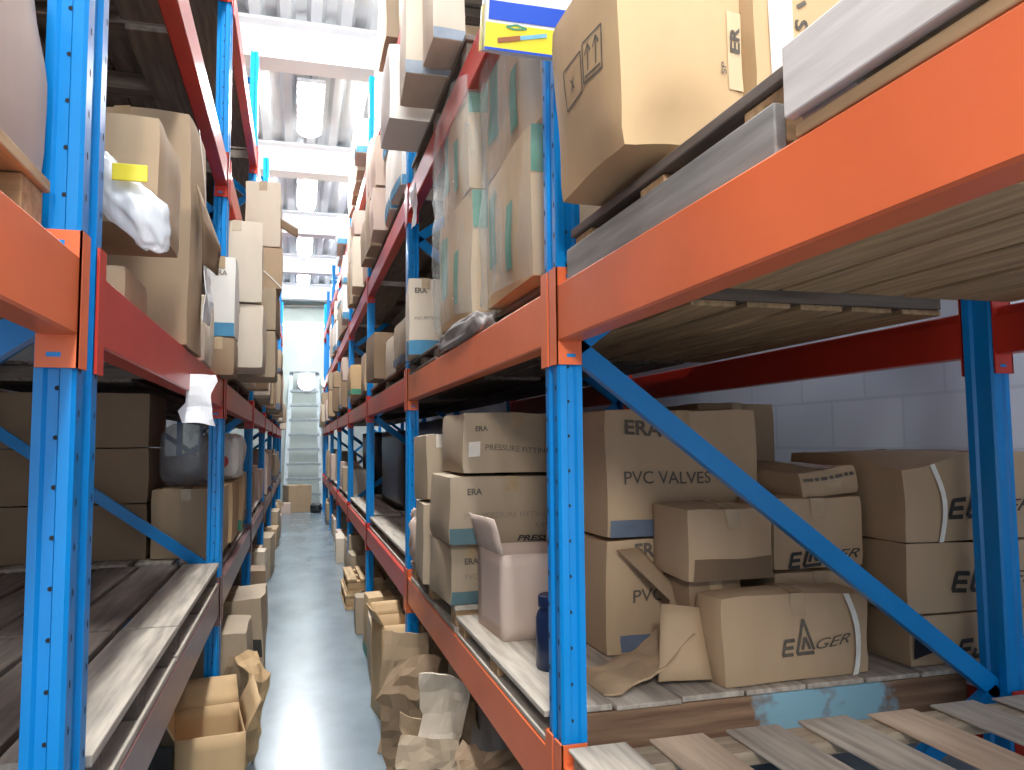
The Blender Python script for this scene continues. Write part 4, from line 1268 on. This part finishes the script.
def far_goods():
    rnd = random.Random(5)
    floor_n = {'R': 0, 'L': 0}
    for side in 'RL':
        s = 1 if side == 'R' else -1
        rack = 'right' if side == 'R' else 'left'
        Y, lv, x0, pd = (RY, RLEV, XR, 0.10) if side == 'R' else (LY, LLEV, XL, 0.15)
        for bay in range(1, 8):
            for lev in range(-1, 4):
                # the second bay is filled by hand except for its top level; the far bays are filled here
                if bay == 1 and lev < 3 and not (side == 'L' and lev == 2):
                    continue
                if bay >= 5 and lev == 3 or bay >= 6 and lev == 2 or bay == 7 and lev != 1:
                    continue
                y, yend = Y[bay] + pd + 0.10, Y[bay + 1] - 0.08
                if side == 'L' and bay == 2 and lev == 0:
                    y = 5.55
                if side == 'L' and bay == 2 and lev == 1:
                    y = 5.72
                if side == 'L' and bay == 2 and lev == -1:
                    y = 5.80
                if side == 'R' and bay == 2 and lev == -1:
                    y = 5.15
                if side == 'R' and bay == 3 and lev == -1:
                    y = 8.7
                z0 = 0.0 if lev < 0 else lv[lev][1] + 0.104
                if bay == 7 and lev >= 0:
                    z0 = lv[lev][1] + 0.004
                if bay == 1:
                    z0 = lv[lev][1] + (0.102 if lev == 3 else 0.122)
                if bay >= 5 and lev == 3 and bay <= 6:
                    z0 = lv[lev][1] + 0.004
                nx = (lv[lev + 1][0] if lev < 3 else 5.0) - z0
                n = 0
                sparse = side == 'R' and lev == 0 and bay in (2, 3)
                while y < yend - 0.2:
                    w = min(rnd.uniform(0.34, 0.62) if bay < 4 else rnd.uniform(0.55, 0.85), yend - y)
                    if sparse and rnd.random() < 0.65:
                        y += w + 0.3
                        continue
                    tiers = 1
                    h = rnd.uniform(0.30, 0.52)
                    if lev in (1, 2, 3) and rnd.random() < 0.6:
                        tiers = 2
                    if side == 'R' and lev == 1 and bay in (2, 3):
                        tiers = 1; h = rnd.uniform(0.22, 0.36)
                    d = rnd.uniform(0.35, 0.6)
                    prot = rnd.uniform(-0.04, 0.10) if lev >= 1 else rnd.uniform(-0.06, 0.04)
                    if lev < 0:
                        prot = rnd.uniform(-0.05, 0.12)
                    if side == 'L' and lev == 1:
                        prot = rnd.uniform(0.02, 0.17)
                    if sparse:
                        prot, d = 0.0, 0.28
                    if side == 'L' and lev >= 2:
                        prot = rnd.uniform(-0.25, -0.12)
                        tiers = 1
                        h = min(h, 0.4)
                    if side == 'R' and lev == 0:
                        d = min(d, 0.26)
                    zz = z0
                    for t in range(tiers):
                        if zz + h > z0 + nx - 0.02:
                            h = z0 + nx - 0.03 - zz
                            if h < 0.12:
                                break
                        n += 1
                        i = rnd.choice([1, 3, 5, 1, 3, 2] if lev > 1 and side == 'R' else [0, 1, 2, 2, 3, 4, 5, 6, 7, 1, 5] if lev > 1 else [0, 0, 1, 2, 2, 4, 5, 6, 7])
                        xa = x0 - s * prot + s * d / 2
                        where = 'under' if lev < 0 else 'on the %s level of' % LEVN[lev]
                        lab = '%s carton, %s in the %s bay %s the %s rack' % (PROTOS[i][1], ORD[min(n - 1, 11)], ORD[bay], where, rack)
                        place_proto(i, (xa, y + w / 2, zz), (d, w - 0.045, h), R(rnd.uniform(-3, 3)), lab,
                                    'cartons %s the %s rack' % (where, rack))
                        zz += h + 0.010
                        h = rnd.uniform(0.22, 0.42)
                    y += w + rnd.uniform(0.01, 0.06)

# ------------------------------------------------------------------ the end of the aisle
def aisle_end():
    # wide aluminium step ladder leaning by the end wall
    o = empty('step_ladder', (0.16, 20.0, 0))
    tag(o, 'tall pale aluminium step ladder standing at the end of the aisle', 'ladder')
    top, yb, yt, z1 = 0.32, -0.55, 0.25, 3.38
    for s in (-1, 1):
        bm = bmesh.new()
        add_bar(bm, (s * 0.44, yb, 0.0), (s * top, yt, z1), 0.10, 0.07, (0, 1, 0))
        rail = link('rail', bm, ALU, o)
        link('rubber_foot', bx(s * 0.44 - 0.035, s * 0.44 + 0.035, yb - 0.06, yb + 0.06, 0.0, 0.05, 0.006), BLACKPL, rail)
        bm = bmesh.new()
        add_bar(bm, (s * 0.46, 0.50, 0.0), (s * top, yt + 0.06, z1 - 0.1), 0.04, 0.06, (0, 1, 0))
        link('rear_leg', bm, ALU, o)
    for i in range(1, 9):
        t = i / 9.3
        w = 0.44 + (top - 0.44) * t
        yy = yb + (yt - yb) * t
        link('step', bx(-w, w, yy - 0.06, yy + 0.08, t * z1 - 0.03, t * z1 + 0.03, 0.004), ALU, o)
    link('top_platform', bx(-top - 0.03, top + 0.03, yt - 0.12, yt + 0.12, z1, z1 + 0.04, 0.006), ALU, o)
    # round lamps on the end wall
    em = emitter('round_lamp_glow', (1.0, 1.0, 0.96), 6.0)
    hm = noisy('white_lamp_housing', (0.75, 0.76, 0.77), (0.82, 0.83, 0.84), 4, 0.5)
    for x, r, lab in ((0.23, 0.27, 'large round glowing lamp above the step ladder on the end wall'), (0.74, 0.17, 'smaller round glowing lamp beside the large one on the end wall')):
        o = empty('wall_lamp', (x, 20.59, 3.18))
        tag(o, lab, 'wall lamp', 'round lamps on the end wall')
        for nm, prof, mt in (('lamp_rim', [(r, 0.0), (r, 0.05), (r * 0.9, 0.07), (r * 0.86, 0.05)], hm), ('lamp_glass', [(r * 0.86, 0.045), (r * 0.7, 0.08), (r * 0.35, 0.10), (0.001, 0.105)], em)):
            bm = bmesh.new(); add_lathe(bm, prof, 32)
            bmesh.ops.rotate(bm, verts=bm.verts, cent=(0, 0, 0), matrix=Matrix.Rotation(R(90), 3, 'X'))
            link(nm, bm, mt, o)
    # strip light high on the end wall
    o = empty('strip_light', (0.15, 20.58, 4.65))
    tag(o, 'long white strip light across the top of the end wall', 'strip light')
    link('housing', bx(-0.75, 0.75, -0.06, 0.0, 0.03, 0.10, 0.005), hm, o)
    link('tube', bx(-0.72, 0.72, -0.08, -0.02, -0.03, 0.028, 0.02), emitter('strip_glow', (1, 1, 0.97), 3.0), o)
    bm = bmesh.new(); add_tube(bm, [(-1.2, 20.5, 5.12), (0.1, 20.5, 5.16), (1.4, 20.5, 5.20)], 0.04, 10)
    o = link('wall_pipe', bm, noisy('cream_pipe_paint', (0.55, 0.50, 0.40), (0.62, 0.58, 0.48), 5, 0.5)); tag(o, 'cream pipe running across the end wall above the strip light', 'pipe')
    carton('tan carton on the floor at the foot of the step ladder', (0.02, 18.9, 0.0), (0.55, 0.4, 0.62), mat=KRAFT, seed=120, rz=R(20))
    carton('small reddish carton on the floor left of the ladder foot', (-0.30, 18.4, 0.0), (0.35, 0.3, 0.25), mat=PINKISH, seed=121)
    lump('dark sack lying on the floor right of the ladder foot', (0.44, 18.5, 0.0), (0.26, 0.3, 0.22), BLACKPL, 'sack', 'sack', seed=30, amp=0.15)

hall()
hall_lamps()
add_fill_lamp()
racking()
pallets()
right_lower()
right_lower_far()
right_middle()
right_upper()
left_goods()
floor_clutter()
prototypes()
dark_loads()
far_goods()
aisle_end()
